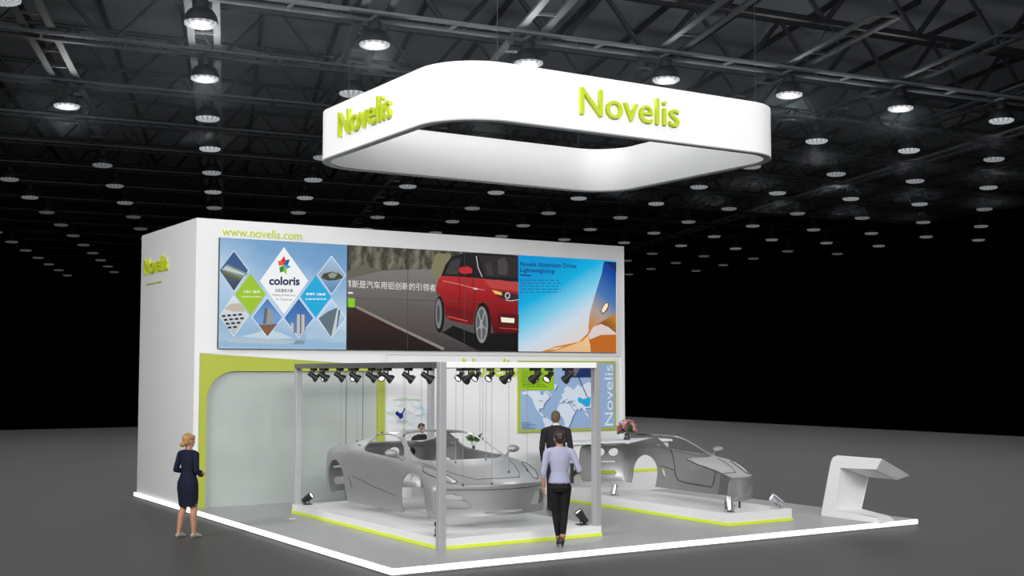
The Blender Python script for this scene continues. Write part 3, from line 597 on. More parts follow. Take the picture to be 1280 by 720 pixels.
# ================================================================== CAR SHELLS
ST = [  # y, bow, 11 points (x,z) from sill to centre line
 (0.02, .52, [(.84,.03),(.885,.12),(.905,.25),(.895,.37),(.855,.455),(.74,.475),(.6,.48),(.45,.485),(.3,.49),(.15,.495),(0,.495)]),
 (0.22, .44, [(.87,.01),(.91,.12),(.93,.27),(.925,.43),(.88,.545),(.76,.572),(.6,.565),(.45,.56),(.3,.56),(.15,.562),(0,.565)]),
 (0.55, .29, [(.88,.0),(.925,.12),(.945,.3),(.94,.51),(.88,.655),(.77,.685),(.61,.65),(.46,.63),(.3,.63),(.15,.635),(0,.64)]),
 (0.92, .14, [(.89,.0),(.93,.12),(.955,.32),(.95,.58),(.885,.735),(.80,.755),(.67,.715),(.5,.69),(.33,.69),(.16,.695),(0,.70)]),
 (1.20, .16, [(.89,.0),(.92,.12),(.945,.34),(.938,.61),(.89,.755),(.84,.775),(.805,.785),(.77,.79),(.72,.79),(.4,.785),(0,.79)]),
 (1.52, .16, [(.89,.0),(.91,.12),(.935,.34),(.93,.61),(.888,.765),(.845,.80),(.795,.845),(.745,.885),(.69,.91),(.38,.955),(0,.97)]),
 (1.88, .12, [(.885,.0),(.905,.12),(.93,.34),(.925,.6),(.887,.772),(.845,.815),(.745,.965),(.665,1.07),(.60,1.10),(.32,1.135),(0,1.145)]),
 (2.15, .08, [(.885,.0),(.905,.12),(.93,.34),(.925,.6),(.89,.78),(.85,.825),(.73,1.0),(.615,1.145),(.535,1.175),(.28,1.2),(0,1.21)]),
 (2.55, .0, [(.89,.0),(.91,.12),(.94,.34),(.94,.61),(.905,.80),(.86,.845),(.73,1.01),(.6,1.155),(.52,1.185),(.27,1.207),(0,1.215)]),
 (2.88, .0, [(.895,.0),(.92,.12),(.955,.34),(.958,.63),(.925,.825),(.875,.868),(.75,1.0),(.605,1.12),(.5,1.15),(.26,1.165),(0,1.17)]),
 (3.28, .0, [(.90,.0),(.935,.12),(.967,.36),(.972,.66),(.942,.855),(.885,.888),(.77,.955),(.61,1.025),(.48,1.045),(.25,1.045),(0,1.045)]),
 (3.72, -.05, [(.90,.0),(.94,.12),(.97,.36),(.97,.67),(.93,.865),(.855,.89),(.73,.915),(.59,.94),(.45,.945),(.24,.945),(0,.945)]),
 (4.18, -.18, [(.88,.02),(.92,.14),(.945,.36),(.945,.66),(.9,.835),(.81,.86),(.69,.872),(.55,.88),(.4,.885),(.2,.885),(0,.885)]),
 (4.52, -.34, [(.83,.06),(.865,.16),(.885,.36),(.88,.63),(.85,.78),(.77,.82),(.65,.845),(.51,.858),(.36,.865),(.18,.868),(0,.87)]),
]
def car_shell():
    bm = bmesh.new(); V = {}
    def vert(key, x, y, z, s):
        if abs(x) < 1e-6: key = key[:-1] + (0,)
        if key not in V: V[key] = bm.verts.new((x * s, y, z))
        return V[key]
    def bow(y, b, x): return y + b * (x / .93) ** 2
    NS = len(ST)
    def P(j, i, s): y, b, pts = ST[j]; x, z = pts[i]; return vert(('s', j, i, s), x, bow(y, b, x), z, s)
    fo = [0, .05, .07, .075, .06]; to = [0, .03, .02, -.03, -.10]
    def cap(j, c, r, s, offs):                         # rows r below the edge line of station j, columns 4..10
        if r == 0: return P(j, c, s)
        if c == 4: return P(j, 4 - r, s)
        y, b, pts = ST[j]; x, z = pts[c]; zc = pts[4 - r][1]
        f = (x / pts[4][0]); xx = x * (1 + (pts[4 - r][0] / pts[4][0] - 1) * f)
        zz = zc + (.0 if r < 4 else .015 * (1 - f))
        return vert(('c%d' % j, c, r, s), xx, bow(y, b, xx) + offs[r] * (1 - .4 * f), zz, s)
    for s in (1, -1):
        for j in range(NS - 1):
            for i in range(10):
                if i in (8, 9) and 4 <= j <= 6: continue           # windscreen
                if i in (7, 8, 9) and j in (9, 10): continue       # rear window
                if i in (5, 6) and 5 <= j <= 8: continue           # side window
                bm.faces.new([P(j, i, s), P(j + 1, i, s), P(j + 1, i + 1, s), P(j, i + 1, s)][::s])
        for j, offs in ((0, fo), (NS - 1, to)):
            for r in range(4):
                for c in range(4, 10):
                    q = [cap(j, c, r, s, offs), cap(j, c + 1, r, s, offs), cap(j, c + 1, r + 1, s, offs), cap(j, c, r + 1, s, offs)]
                    bm.faces.new(q)
    bmesh.ops.recalc_face_normals(bm, faces=bm.faces[:])
    # normals must point outwards: test the roof
    top = max(bm.faces, key=lambda f: f.calc_center_median().z)
    if top.normal.z < 0: bmesh.ops.reverse_faces(bm, faces=bm.faces[:])
    cl = bm.edges.layers.float.get('crease_edge') or bm.edges.layers.float.new('crease_edge')
    for j in (0,):
        for s in (1, -1):
            for i in range(4, 10):
                e = bm.edges.get((P(j, i, s), P(j, i + 1, s)))
                if e: e[cl] = .45
    me = bpy.data.meshes.new('car_temp'); bm.to_mesh(me); bm.free()
    o = bpy.data.objects.new('car_temp', me); COL.objects.link(o)
    md = o.modifiers.new('s', 'SUBSURF'); md.levels = md.render_levels = 3
    md = o.modifiers.new('t', 'SOLIDIFY'); md.thickness = .022; md.offset = -1
    # cutters
    cb = bmesh.new()
    for s in (1, -1):
        for (y, r, zc) in ((1.05, .365, .27), (3.66, .375, .28)):
            prof = [(math.cos(a), math.sin(a)) for a in [k * PI / 20 for k in range(21)]]
            outl = [(y + r * c, zc + r * 1.03 * q) for c, q in prof] + [(y - r, -.2), (y + r, -.2)]
            A_ = [cb.verts.new((s * .62, a, b)) for a, b in outl]; B_ = [cb.verts.new((s * 1.3, a, b)) for a, b in outl]; n = len(outl)
            cb.faces.new(A_); cb.faces.new(B_[::-1])
            for k in range(n): cb.faces.new((A_[k], B_[k], B_[(k + 1) % n], A_[(k + 1) % n]))
        def pr_y(outl, y0, y1):
            A_ = [cb.verts.new((s * a, y0, b)) for a, b in outl]; B_ = [cb.verts.new((s * a, y1, b)) for a, b in outl]; n = len(outl)
            cb.faces.new(A_); cb.faces.new(B_[::-1])
            for k in range(n): cb.faces.new((A_[k], B_[k], B_[(k + 1) % n], A_[(k + 1) % n]))
        def pr_x(outl, x0, x1):
            A_ = [cb.verts.new((s * x0, a, b)) for a, b in outl]; B_ = [cb.verts.new((s * x1, a, b)) for a, b in outl]; n = len(outl)
            cb.faces.new(A_); cb.faces.new(B_[::-1])
            for k in range(n): cb.faces.new((A_[k], B_[k], B_[(k + 1) % n], A_[(k + 1) % n]))
        pr_y([(.46, .165), (.49, .21), (.58, .33), (.66, .365), (.75, .35), (.83, .28), (.825, .20), (.77, .145), (.60, .135)], -.3, .85)   # front intake
        for x in (.42, .66): pr_y([(x + .088 * math.cos(k * PI / 10), .70 + .088 * math.sin(k * PI / 10)) for k in range(20)], 3.95, 4.9)
        pr_y([(.44, .475), (.70, .475), (.70, .505), (.44, .505)], 4.0, 4.9)
        pr_y([(.36, .18), (.66, .18), (.70, .25), (.67, .31), (.40, .31)], 4.0, 4.9)
        pr_x([(3.05, .22), (3.13, .30), (3.17, .42), (3.14, .44), (3.07, .36), (3.02, .26)], .7, 1.3)          # side intake
        pr_x([(3.02, .905), (3.18, .93), (3.20, .96), (3.10, .965), (3.02, .94)], .78, 1.3)
    a = [cb.verts.new(p) for p in [(-.3, -.4, .075), (.3, -.4, .075), (.3, -.4, .11), (-.3, -.4, .11)]]; b = [cb.verts.new((v.co.x, .5, v.co.z)) for v in a]
    cb.faces.new(a); cb.faces.new(b[::-1])
    for k in range(4): cb.faces.new((a[k], b[k], b[(k + 1) % 4], a[(k + 1) % 4]))
    bmesh.ops.recalc_face_normals(cb, faces=cb.faces[:])
    cm_ = bpy.data.meshes.new('cut_temp'); cb.to_mesh(cm_); cb.free(); co = bpy.data.objects.new('cut_temp', cm_); COL.objects.link(co)
    md = o.modifiers.new('b', 'BOOLEAN'); md.operation = 'DIFFERENCE'; md.object = co; md.solver = 'EXACT'
    bpy.context.view_layer.update(); dg = bpy.context.evaluated_depsgraph_get()
    res = bpy.data.meshes.new_from_object(o.evaluated_get(dg))
    for x in (o, co): bpy.data.objects.remove(x)
    bpy.data.meshes.remove(me); bpy.data.meshes.remove(cm_)
    return res
CAR = car_shell()
_b = bmesh.new(); _b.from_mesh(CAR); BVH = BVHTree.FromBMesh(_b); _b.free()
def surf(mode, a, b, side=1, off=.002):
    if mode == 'z': h = BVH.ray_cast(Vector((a, b, 3)), Vector((0, 0, -1)))
    elif mode == 'x': h = BVH.ray_cast(Vector((3 * side, a, b)), Vector((-side, 0, 0)))
    elif mode == 'xi': h = BVH.ray_cast(Vector((0.05, a, b)), Vector((1, 0, 0)))
    else: h = BVH.ray_cast(Vector((a, -3, b)), Vector((0, 1, 0)))
    if h[0] is None: return None
    return h[0] + h[1] * off
def dense(pts, n=8):
    out = []
    for p, q in zip(pts, pts[1:]): out += [(p[0] + (q[0] - p[0]) * k / n, p[1] + (q[1] - p[1]) * k / n) for k in range(n)]
    return out + [pts[-1]]
def seam(mode, pts, origin, parent, side=1, r=.006, name='panel_seam', material=M_SEAM, fill=None):
    sc3 = S1 if origin is C1 else S2
    q = [surf(mode, a, b, side) for a, b in dense(pts)]; q = [mul(p, sc3) + origin for p in q if p is not None]
    if fill and len(q) > 4:
        c = sum(q, Vector()) / len(q); c.z += .012
        mobj(fill[0], q[:-1] + [c], [(k, (k + 1) % (len(q) - 1), len(q) - 1) for k in range(len(q) - 1)], fill[1], parent)
    if len(q) > 2: return tube(name, q, r, material, parent, 6)
def mirror_part(origin, parent, s):
    sc3 = S1 if origin is C1 else S2
    bm = bmesh.new(); bmesh.ops.create_icosphere(bm, subdivisions=3, radius=1)
    for v in bm.verts:
        v.co = Vector((v.co.x * .115, v.co.y * .075 * (1.25 if v.co.y < 0 else .55), v.co.z * .062)) + mul((s * 1.0, 1.58, .90), sc3)
    bmesh.ops.translate(bm, verts=bm.verts[:], vec=origin); mo = bm_obj('door_mirror', bm, M_SILVER, parent, False, True)
    bm = bmesh.new(); b_tube(bm, [origin + mul(p, sc3) for p in [(s * .845, 1.50, .805), (s * .88, 1.53, .84), (s * .93, 1.56, .875)]], [.022, .018, .02], 8)
    bm_obj('mirror_stalk', bm, M_SILVER, mo, False, True)
def car_body(origin, parent, half=False):
    bm = bmesh.new(); bm.from_mesh(CAR)
    if half:
        r = bmesh.ops.bisect_plane(bm, geom=bm.verts[:] + bm.edges[:] + bm.faces[:], plane_co=(0, 0, 0), plane_no=(1, 0, 0), clear_inner=True)
        eds = [e for e in r['geom_cut'] if isinstance(e, bmesh.types.BMEdge)]
        try: bmesh.ops.triangle_fill(bm, use_beauty=True, edges=eds)
        except Exception: pass
    for v in bm.verts: v.co = mul(v.co, S2 if half else S1) + origin
    return bm_obj('body_shell', bm, M_SILVER, parent, False, True, .6)
C1 = Vector((10.12, 16.10, .42)); C2 = Vector((14.40, 15.85, .40)); S1 = Vector((1.15, 1.09, 1.03)); S2 = Vector((1.06, .98, .90))
def mul(a, b): return Vector((a[0] * b[0], a[1] * b[1], a[2] * b[2]))
M_HEADL = mat('pale_headlamp', (206, 206, 202), .2, .2)
car1 = thing('car_shell', 'silver sports car body shell hung on wires inside the gantry', 'car', C1)
car_body(C1, car1)
for s in (1, -1):
    mirror_part(C1, car1, s)
    hl = seam('z', [(s * .86, .86), (s * .80, .98), (s * .74, .90), (s * .66, .62), (s * .60, .36), (s * .66, .345), (s * .76, .50), (s * .84, .72), (s * .86, .86)], C1, car1, r=.008, name='headlamp_rim', fill=('headlamp_cover', M_HEADL))
    seam('z', [(s * .70, 1.20), (s * .60, .85), (s * .48, .55), (s * .34, .30), (s * .0, .24)], C1, car1, r=.005)
    seam('x', [(3.0, .44), (2.7, .40), (2.3, .32), (1.6, .25)], C1, car1, side=s, r=.004)
nose = [surf('y', x, .425) for x in [k * .05 for k in range(-15, 16)]]
tube('nose_seam', [mul(p, S1) + C1 for p in nose if p], .005, M_SEAM, car1, 6)
car2 = thing('car_shell', 'silver sports car shell cut in half on the narrow plinth', 'car', C2)
car_body(C2, car2, True); mirror_part(C2, car2, 1)
seam('z', [(.86, .86), (.80, .98), (.74, .90), (.66, .62), (.60, .36), (.66, .345), (.76, .50), (.84, .72), (.86, .86)], C2, car2, r=.008, name='headlamp_rim', fill=('headlamp_cover', M_HEADL))
seam('z', [(.70, 1.20), (.60, .85), (.48, .55), (.34, .30), (.02, .24)], C2, car2, r=.005)
seam('xi', [(2.80, .84), (2.76, .6), (2.70, .30), (2.60, .2), (2.4, .165), (1.62, .14)], C2, car2, r=.009)
seam('xi', [(1.50, .76), (1.53, .5), (1.60, .16)], C2, car2, r=.008)
seam('xi', [(3.25, .46), (3.0, .44), (2.72, .40)], C2, car2, r=.006)
for y, x in [(.28, .10), (.28, .42), (4.15, .12)]: tube('support_leg', [(C2.x + x, C2.y + y, P2Z), (C2.x + x, C2.y + y, C2.z + (.06 if y < 1 else .14))], .018, M_BLACK, car2, 10)
# hanging wires of the first car
wn = 0
for px, dl in [(411, 0), (447, 0), (467, 0), (505, 0), (509, 2), (527, 1), (570, 1), (579, 0), (594, 2), (600, 3), (617, 3), (631, 1), (636, 2), (659, 3), (694, 3)]:
    X = RAILS[dl]; p = on_x(px, 464, X)
    y = min(max(p.y, FY0 + .2), FY1 - .2)
    h = (None,)
    for dx in (0, .08, -.08, .16, -.16, .3, -.3):
        for dy in (0, .06, -.06, .14, -.14, .22, -.22, .35, -.35):
            if h[0] is None: h = BVH.ray_cast(Vector(((X - C1.x) / S1.x + dx * 0, (y + dy - C1.y) / S1.y, 3)), Vector((0, 0, -1))); yy = y + dy
    if h[0] is None: continue
    y = yy
    zt, zb = FB + .032, h[0].z * S1.z + C1.z - .001
    t = thing('hanging_wire', 'thin steel wire holding the hung car shell from the gantry', 'wire', (X, y, zb), 'wires holding the hung car shell')
    tube('strand', [(X, y, zb), (X, y, zt)], .0038, M_WIRE, t, 5); lathe('end_fitting', [(0, 0), (.014, .001), (.014, .02), (.006, .04), (0, .041)], (X, y, zb), M_SEAM, t, n=8)

# ------------------------------------------------------------------ white folded desk on the platform corner
t = thing('folded_desk', 'white folded ribbon desk on the outer corner of the platform', 'desk', (16.7, 15.1, PZ))
near = [(15.76, .10), (15.76, .17), (15.52, 1.06), (15.47, 1.15), (15.36, 1.19), (14.37, 1.19), (14.50, .99), (15.30, .98), (15.44, .24), (14.52, .20), (14.42, .10)]
far_ = [(15.76, .10), (15.76, .17), (15.52, .78), (15.47, .86), (15.36, .90), (14.28, .885), (14.56, .79), (15.20, .80), (15.38, .22), (14.78, .17), (14.62, .10)]
bm = bmesh.new(); a = [bm.verts.new((16.40, y, z)) for y, z in near]; b = [bm.verts.new((17.0, y, z)) for y, z in far_]
bm.faces.new(a); bm.faces.new(b[::-1])
for k in range(len(a)): bm.faces.new((a[k], b[k], b[(k + 1) % len(a)], a[(k + 1) % len(a)]))
bmesh.ops.bevel(bm, geom=bm.edges[:], offset=.008, segments=2, affect='EDGES')
bm_obj('ribbon_body', bm, M_WHITE, t, smooth=True, ang=.3)
box('foot_glide', 16.45, 16.95, 15.5, 15.7, PZ, PZ + .004, M_BLACK, t)

# ------------------------------------------------------------------ reception counters
t = thing('reception_counter', 'long white reception counter with lime stripe behind halved car', 'counter', (15.8, 21.4, PZ))
box('counter_body', 14.45, 17.38, 21.15, 21.65, PZ, 1.13, M_WHITE, t, .006); box('counter_top', 14.35, 17.42, 21.05, 21.75, 1.13, 1.18, M_WHITE, t, .01); box('lime_stripe', 14.45, 17.38, 21.14, 21.15, .50, .56, M_LIMELINE, t)
t = thing('reception_desk', 'white reception desk behind the hung car shell', 'desk', (12.2, 21.75, PZ))
box('desk_body', 11.3, 13.2, 21.55, 21.95, PZ, .90, M_WHITE, t, .006); box('desk_top', 11.2, 13.3, 21.45, 22.05, .90, .94, M_WHITE, t, .008)
for x, lab in [(11.72, 'black monitor on reception desk beside the receptionist'), (12.25, 'black monitor on reception desk next to potted plant')]:
    t = thing('monitor', lab, 'monitor', (x, 21.75, .94))
    box('screen', x - .2, x + .2, 21.74, 21.77, 1.03, 1.30, M_BLACK, t, .006); box('stand', x - .02, x + .02, 21.75, 21.78, .95, 1.10, M_BLACK, t); box('foot', x - .1, x + .1, 21.68, 21.84, .94, .952, M_BLACK, t, .003)

def leaf_verts(base, tip, wd, nrm):
    d = tip - base; sd = d.cross(nrm).normalized() * wd
    return [base, base + d * .35 + sd, base + d * .7 + sd * .8, tip, base + d * .7 - sd * .8, base + d * .35 - sd]
def foliage(name, c, n, spread, ln, wd, material, parent, seed, up=.4):
    rr = random.Random(seed); vs, fs = [], []
    for k in range(n):
        a = rr.uniform(0, 2 * PI); e = rr.uniform(-.2, 1) + up
        d = Vector((math.cos(a), math.sin(a), e)).normalized(); b = c + d * spread * rr.uniform(.2, 1)
        lv = leaf_verts(b, b + d * ln * rr.uniform(.6, 1.1) + Vector((0, 0, -.02)), wd, Vector((rr.uniform(-1, 1), rr.uniform(-1, 1), .6)))
        f0 = len(vs); vs += lv; fs.append(tuple(range(f0, f0 + 6)))
    return mobj(name, vs, fs, material, parent)
# plant on the reception desk
pp = on_y(592, 566, 21.7); pp = Vector((pp.x, 21.7, .94))
t = thing('potted_plant', 'small leafy green plant in dark vase on reception desk', 'plant', pp)
lathe('vase', [(0, 0), (.045, .002), (.05, .02), (.028, .10), (.022, .16), (.035, .20), (.030, .20), (.018, .16), (0, .15)], pp, M_BLACK, t, n=14)
foliage('leaves', pp + Vector((0, 0, .28)), 46, .13, .14, .026, M_LEAF, t, 3, .5); foliage('pale_leaves', pp + Vector((-.05, 0, .30)), 14, .14, .07, .02, mat('pale_leaf', (190, 200, 150), .5), t, 5)
for q in range(5): tube('stem', [pp + Vector((0, 0, .15)), pp + Vector((math.cos(q * 1.3) * .07, math.sin(q * 1.3) * .07, .32))], .005, M_LEAF, t, 5)
# bouquet on the counter
vp = Vector((16.40, 21.35, 1.18))
t = thing('flower_bouquet', 'pink rose bouquet in low vase on long reception counter', 'flowers', vp)
lathe('vase', [(0, 0), (.07, .002), (.075, .02), (.055, .05), (.05, .10), (.062, .13), (.055, .13), (.042, .10), (0, .09)], vp, mat('dark_glass_vase', (60, 66, 70), .2), t, n=16)
foliage('leaves', vp + Vector((0, 0, .17)), 80, .17, .13, .03, M_LEAF, t, 11, .1)
rr = random.Random(4); pinks = [mat('rose_pink', (214, 150, 156), .6, vary=.2, vscale=40), mat('rose_pale', (230, 192, 188), .6, vary=.2, vscale=40), mat('rose_deep', (190, 118, 128), .6, vary=.2, vscale=40)]
bms = bmesh.new()
for L_, (rd, hh) in enumerate([(.020, .050), (.032, .044), (.046, .034)]):
    for q in range(5 + L_):
        a = 2 * PI * q / (5 + L_) + L_; c_, s_ = math.cos(a), math.sin(a); t_ = Vector((-s_, c_, 0)); o_ = Vector((c_, s_, 0))
        v_ = [bms.verts.new(p) for p in [o_ * .006, o_ * rd * .8 + t_ * rd * .7 + EZ * hh * .55, o_ * rd * 1.05 + t_ * rd * .35 + EZ * hh, o_ * rd * 1.05 - t_ * rd * .35 + EZ * hh, o_ * rd * .8 - t_ * rd * .7 + EZ * hh * .55]]
        bms.faces.new(v_)
rose = bpy.data.meshes.new('rose'); bms.to_mesh(rose); bms.free(); rose.materials.append(pinks[0])
rmesh = [rose, rose.copy(), rose.copy()]
for k in (1, 2): rmesh[k].materials[0] = pinks[k]
for k in range(52):
    a = rr.uniform(0, 2 * PI); e = rr.uniform(-.15, 1.0); d = Vector((math.cos(a) * math.sqrt(1 - e * e), math.sin(a) * math.sqrt(1 - e * e), e))
    o = bpy.data.objects.new('rose_head', rmesh[k % 3]); COL.objects.link(o); o.parent = t; o.location = Vector((d.x * .19, d.y * .19, .21 + d.z * .19)); o.rotation_euler = d.to_track_quat('Z', 'Y').to_euler(); o.scale = (.82,) * 3

# ================================================================== HANGING RING BANNER
RX0, RX1, RY0, RY1, RZ0, RZ1, RR, RTH = 9.05, 16.18, 16.05, 21.62, 6.50, 7.42, 1.0, .13
def rrect(x0, x1, y0, y1, r, n=14):
    out = []
    for cx, cy, a0 in [(x1 - r, y1 - r, 0), (x0 + r, y1 - r, PI / 2), (x0 + r, y0 + r, PI), (x1 - r, y0 + r, 1.5 * PI)]:
        out += [(cx + r * math.cos(a0 + k / n * PI / 2), cy + r * math.sin(a0 + k / n * PI / 2)) for k in range(n + 1)]
    return out
rb = thing('hanging_banner_ring', 'white rounded square banner ring hanging above the stand', 'banner', (12.6, 18.85, RZ0))
def ring_wall(name, off, z0, z1, th, m_, inset=0):
    O = rrect(RX0 + off, RX1 - off, RY0 + off, RY1 - off, RR - off); I = rrect(RX0 + off + th, RX1 - off - th, RY0 + off + th, RY1 - off - th, RR - off - th)
    n = len(O); vs = [(x, y, z0) for x, y in O] + [(x, y, z1) for x, y in O] + [(x, y, z0) for x, y in I] + [(x, y, z1) for x, y in I]
    fs = []
    for k in range(n):
        q = (k + 1) % n
        fs += [(k, q, n + q, n + k), (2 * n + q, 2 * n + k, 3 * n + k, 3 * n + q), (n + k, n + q, 3 * n + q, 3 * n + k), (q, k, 2 * n + k, 2 * n + q)]
    bm = bmesh.new(); me = bpy.data.meshes.new('x'); me.from_pydata(vs, [], fs); bm.from_mesh(me); bpy.data.meshes.remove(me)
    return bm_obj(name, bm, m_, rb, False, True, .6)
ring_wall('outer_skin', 0, RZ0 + .02, RZ1, .02, M_FABRIC); ring_wall('inner_skin', RTH - .02, RZ0 + .02, RZ1, .02, M_FABRIC)
ring_wall('bottom_rim', -.004, RZ0, RZ0 + .022, RTH + .008, M_RIM); ring_wall('top_rim', 0.004, RZ1 - .02, RZ1 - .001, RTH - .008, M_RIM)
for nm, o, U, N, W_ in [('lettering_front', (11.40, RY0, 6.76), EX, -EY, 2.04), ('lettering_side', (RX0, 20.03, 6.79), -EY, -EX, 2.04)]:
    g = bpy.data.objects.new('letter_row', None); COL.objects.link(g); g.parent = rb; WLOC[g] = WLOC[rb]
    lettering('Novelis', o, U, EZ, N, W_, .44, .07, M_LIMEL, g)
for x, y in [(9.9, 16.11), (15.3, 16.11), (9.9, 21.56), (15.3, 21.56)]: tube('hanging_cable', [(x, y, RZ1 - .02), (x, y, 13.21)], .005, mat('dark_cable', (40, 42, 44), .6), rb, 5)

# ================================================================== PEOPLE
def limb(pts, rad, n=12, tagname='skin', squash=None):
    """tapered tube with rounded ends -> (verts, faces, tag)"""
    pts = [Vector(p) for p in pts]; P_, R_ = [], []
    d0 = (pts[0] - pts[1]).normalized(); d1 = (pts[-1] - pts[-2]).normalized()
    for k in (3, 2, 1): a = k / 3 * PI / 2 * .97; P_.append(pts[0] + d0 * rad[0] * math.sin(a)); R_.append(rad[0] * math.cos(a))
    sub = []
    for k in range(len(pts)):
        P_.append(pts[k]); R_.append(rad[k])
        if k < len(pts) - 1:
            for f in (.25, .5, .75): P_.append(pts[k].lerp(pts[k + 1], f)); R_.append(rad[k] + (rad[k + 1] - rad[k]) * f)
    for k in (1, 2, 3): a = k / 3 * PI / 2 * .97; P_.append(pts[-1] + d1 * rad[-1] * math.sin(a)); R_.append(rad[-1] * math.cos(a))
    bm = bmesh.new(); b_tube(bm, P_, R_, n)
    if squash:
        c, ax, f = squash; ax = Vector(ax).normalized(); c = Vector(c)
        for v in bm.verts: v.co -= ax * ((v.co - c).dot(ax)) * (1 - f)
    return _take(bm, tagname)
def rings(rs, n=20, tagname='skin'):
    """stack of horizontal ellipses (cx,cy,z,rx,ry) -> closed solid"""
    rs = [tuple(r) for r in rs]; bm = bmesh.new(); rows = []
    fine = []
    for a, b in zip(rs, rs[1:]): fine += [tuple(a[q] + (b[q] - a[q]) * f for q in range(5)) for f in (0, .25, .5, .75)]
    fine.append(rs[-1])
    for cx, cy, z, rx, ry in fine: rows.append([bm.verts.new((cx + rx * math.cos(2 * PI * k / n), cy + ry * math.sin(2 * PI * k / n), z)) for k in range(n)])
    for r0, r1 in zip(rows, rows[1:]):
        for k in range(n): bm.faces.new((r0[k], r0[(k + 1) % n], r1[(k + 1) % n], r1[k]))
    bm.faces.new(rows[0][::-1]); bm.faces.new(rows[-1])
    return _take(bm, tagname)
def ellip(c, r, tagname='skin', sub=3):
    bm = bmesh.new(); bmesh.ops.create_icosphere(bm, subdivisions=sub, radius=1)
    for v in bm.verts: v.co = Vector((c[0] + v.co.x * r[0], c[1] + v.co.y * r[1], c[2] + v.co.z * r[2]))
    return _take(bm, tagname)
def _take(bm, tg):
    bmesh.ops.recalc_face_normals(bm, faces=bm.faces[:]); bm.verts.index_update()
    r = ([v.co.copy() for v in bm.verts], [tuple(v.index for v in f.verts) for f in bm.faces], tg); bm.free(); return r
def hand(wr, d, palm_n, side, curl=.5, tg='skin', s=1.0):
    """wr wrist, d hand direction, palm_n direction the palm faces; thumb leaves the side"""
    d = Vector(d).normalized(); pn = Vector(palm_n); pn = (pn - d * pn.dot(d)).normalized(); wd = d.cross(pn) * side; wr = Vector(wr); out = []
    pc = wr + d * .05 * s
    bm = bmesh.new(); bmesh.ops.create_icosphere(bm, subdivisions=3, radius=1)
    for v in bm.verts: v.co = pc + d * v.co.x * .052 * s + wd * v.co.y * .040 * s + pn * v.co.z * .017 * s
    out.append(_take(bm, tg))
    for q, (o_, L_) in enumerate([(-.030, .062), (-.010, .074), (.010, .078), (.030, .070)]):
        b0 = wr + d * .085 * s + wd * o_ * s; a1 = curl * .6; a2 = curl * 1.3
        p1 = b0 + (d * math.cos(a1) + pn * math.sin(a1)) * L_ * .5 * s; p2 = p1 + (d * math.cos(a2) + pn * math.sin(a2)) * L_ * .5 * s
        out.append(limb([b0 - d * .02 * s, b0, p1, p2], [.009 * s, .009 * s, .0082 * s, .007 * s], 8, tg))
    b0 = wr + d * .03 * s + wd * .034 * s; p1 = b0 + (d * .7 + wd * .6 + pn * .35) * .04 * s; p2 = p1 + (d * .9 + wd * .15 + pn * .35) * .034 * s
    out.append(limb([b0 - d * .01 * s, b0, p1, p2], [.012 * s, .011 * s, .0095 * s, .008 * s], 8, tg))
    return out
def head(c, s=1.0, yaw=0.0, tg='skin'):
    """face looks along +y turned by yaw"""
    c = Vector(c); R_ = Matrix.Rotation(yaw, 3, 'Z'); out = []
    def E(o_, r, sub=3):
        v, f, t_ = ellip((0, 0, 0), [q * s for q in r], tg, sub); o_ = Vector(o_) * s
        out.append(([c + R_ @ (p + o_) for p in v], f, t_))
    E((0, -.008, .02), (.074, .094, .098)); E((0, .028, -.045), (.056, .062, .062)); E((0, .055, -.080), (.030, .030, .026))      # skull, jaw, chin
    E((0, .098, -.022), (.013, .016, .014)); E((0, .090, -.002), (.010, .012, .030)); E((0, .080, .022), (.050, .014, .012))      # nose, bridge, brow
    E((0, .084, -.056), (.022, .012, .010)); E((.036, .068, -.022), (.022, .02, .022)); E((-.036, .068, -.022), (.022, .02, .022))
    for q in (1, -1): E((q * .076, -.008, -.012), (.010, .020, .032))
    return out, R_
def build_person(root, prims, mats_by_tag, voxel=.0075, smooth_it=5, puff=None):
    vs, fs = [], []; kd_n = sum(len(p[0]) for p in prims); kd = kdtree.KDTree(kd_n); tags = []; tl = list(mats_by_tag)
    for v, f, t_ in prims:
        o_ = len(vs); vs += v; fs += [tuple(q + o_ for q in g) for g in f]
        for q, p in enumerate(v): kd.insert(p, o_ + q); tags.append(tl.index(t_))
    kd.balance()
    me = bpy.data.meshes.new('person_temp'); me.from_pydata(vs, [], fs); o = bpy.data.objects.new('person_temp', me); COL.objects.link(o)
    md = o.modifiers.new('r', 'REMESH'); md.mode = 'VOXEL'; md.voxel_size = voxel
    md = o.modifiers.new('s', 'SMOOTH'); md.factor = .5; md.iterations = smooth_it
    bpy.context.view_layer.update(); dg = bpy.context.evaluated_depsgraph_get()
    res = bpy.data.meshes.new_from_object(o.evaluated_get(dg)); bpy.data.objects.remove(o); bpy.data.meshes.remove(me)
    res.name = 'body'; res.materials.clear()
    for t_ in tl: res.materials.append(mats_by_tag[t_])
    idx = []
    for p in res.polygons:
        near_ = kd.find_n(p.center, 3); c_ = [tags[n_[1]] for n_ in near_]; idx.append(max(set(c_), key=c_.count))
    res.polygons.foreach_set('material_index', idx); res.polygons.foreach_set('use_smooth', [True] * len(res.polygons)); res.update()
    b = bpy.data.objects.new('body', res); COL.objects.link(b); b.parent = root
    return b
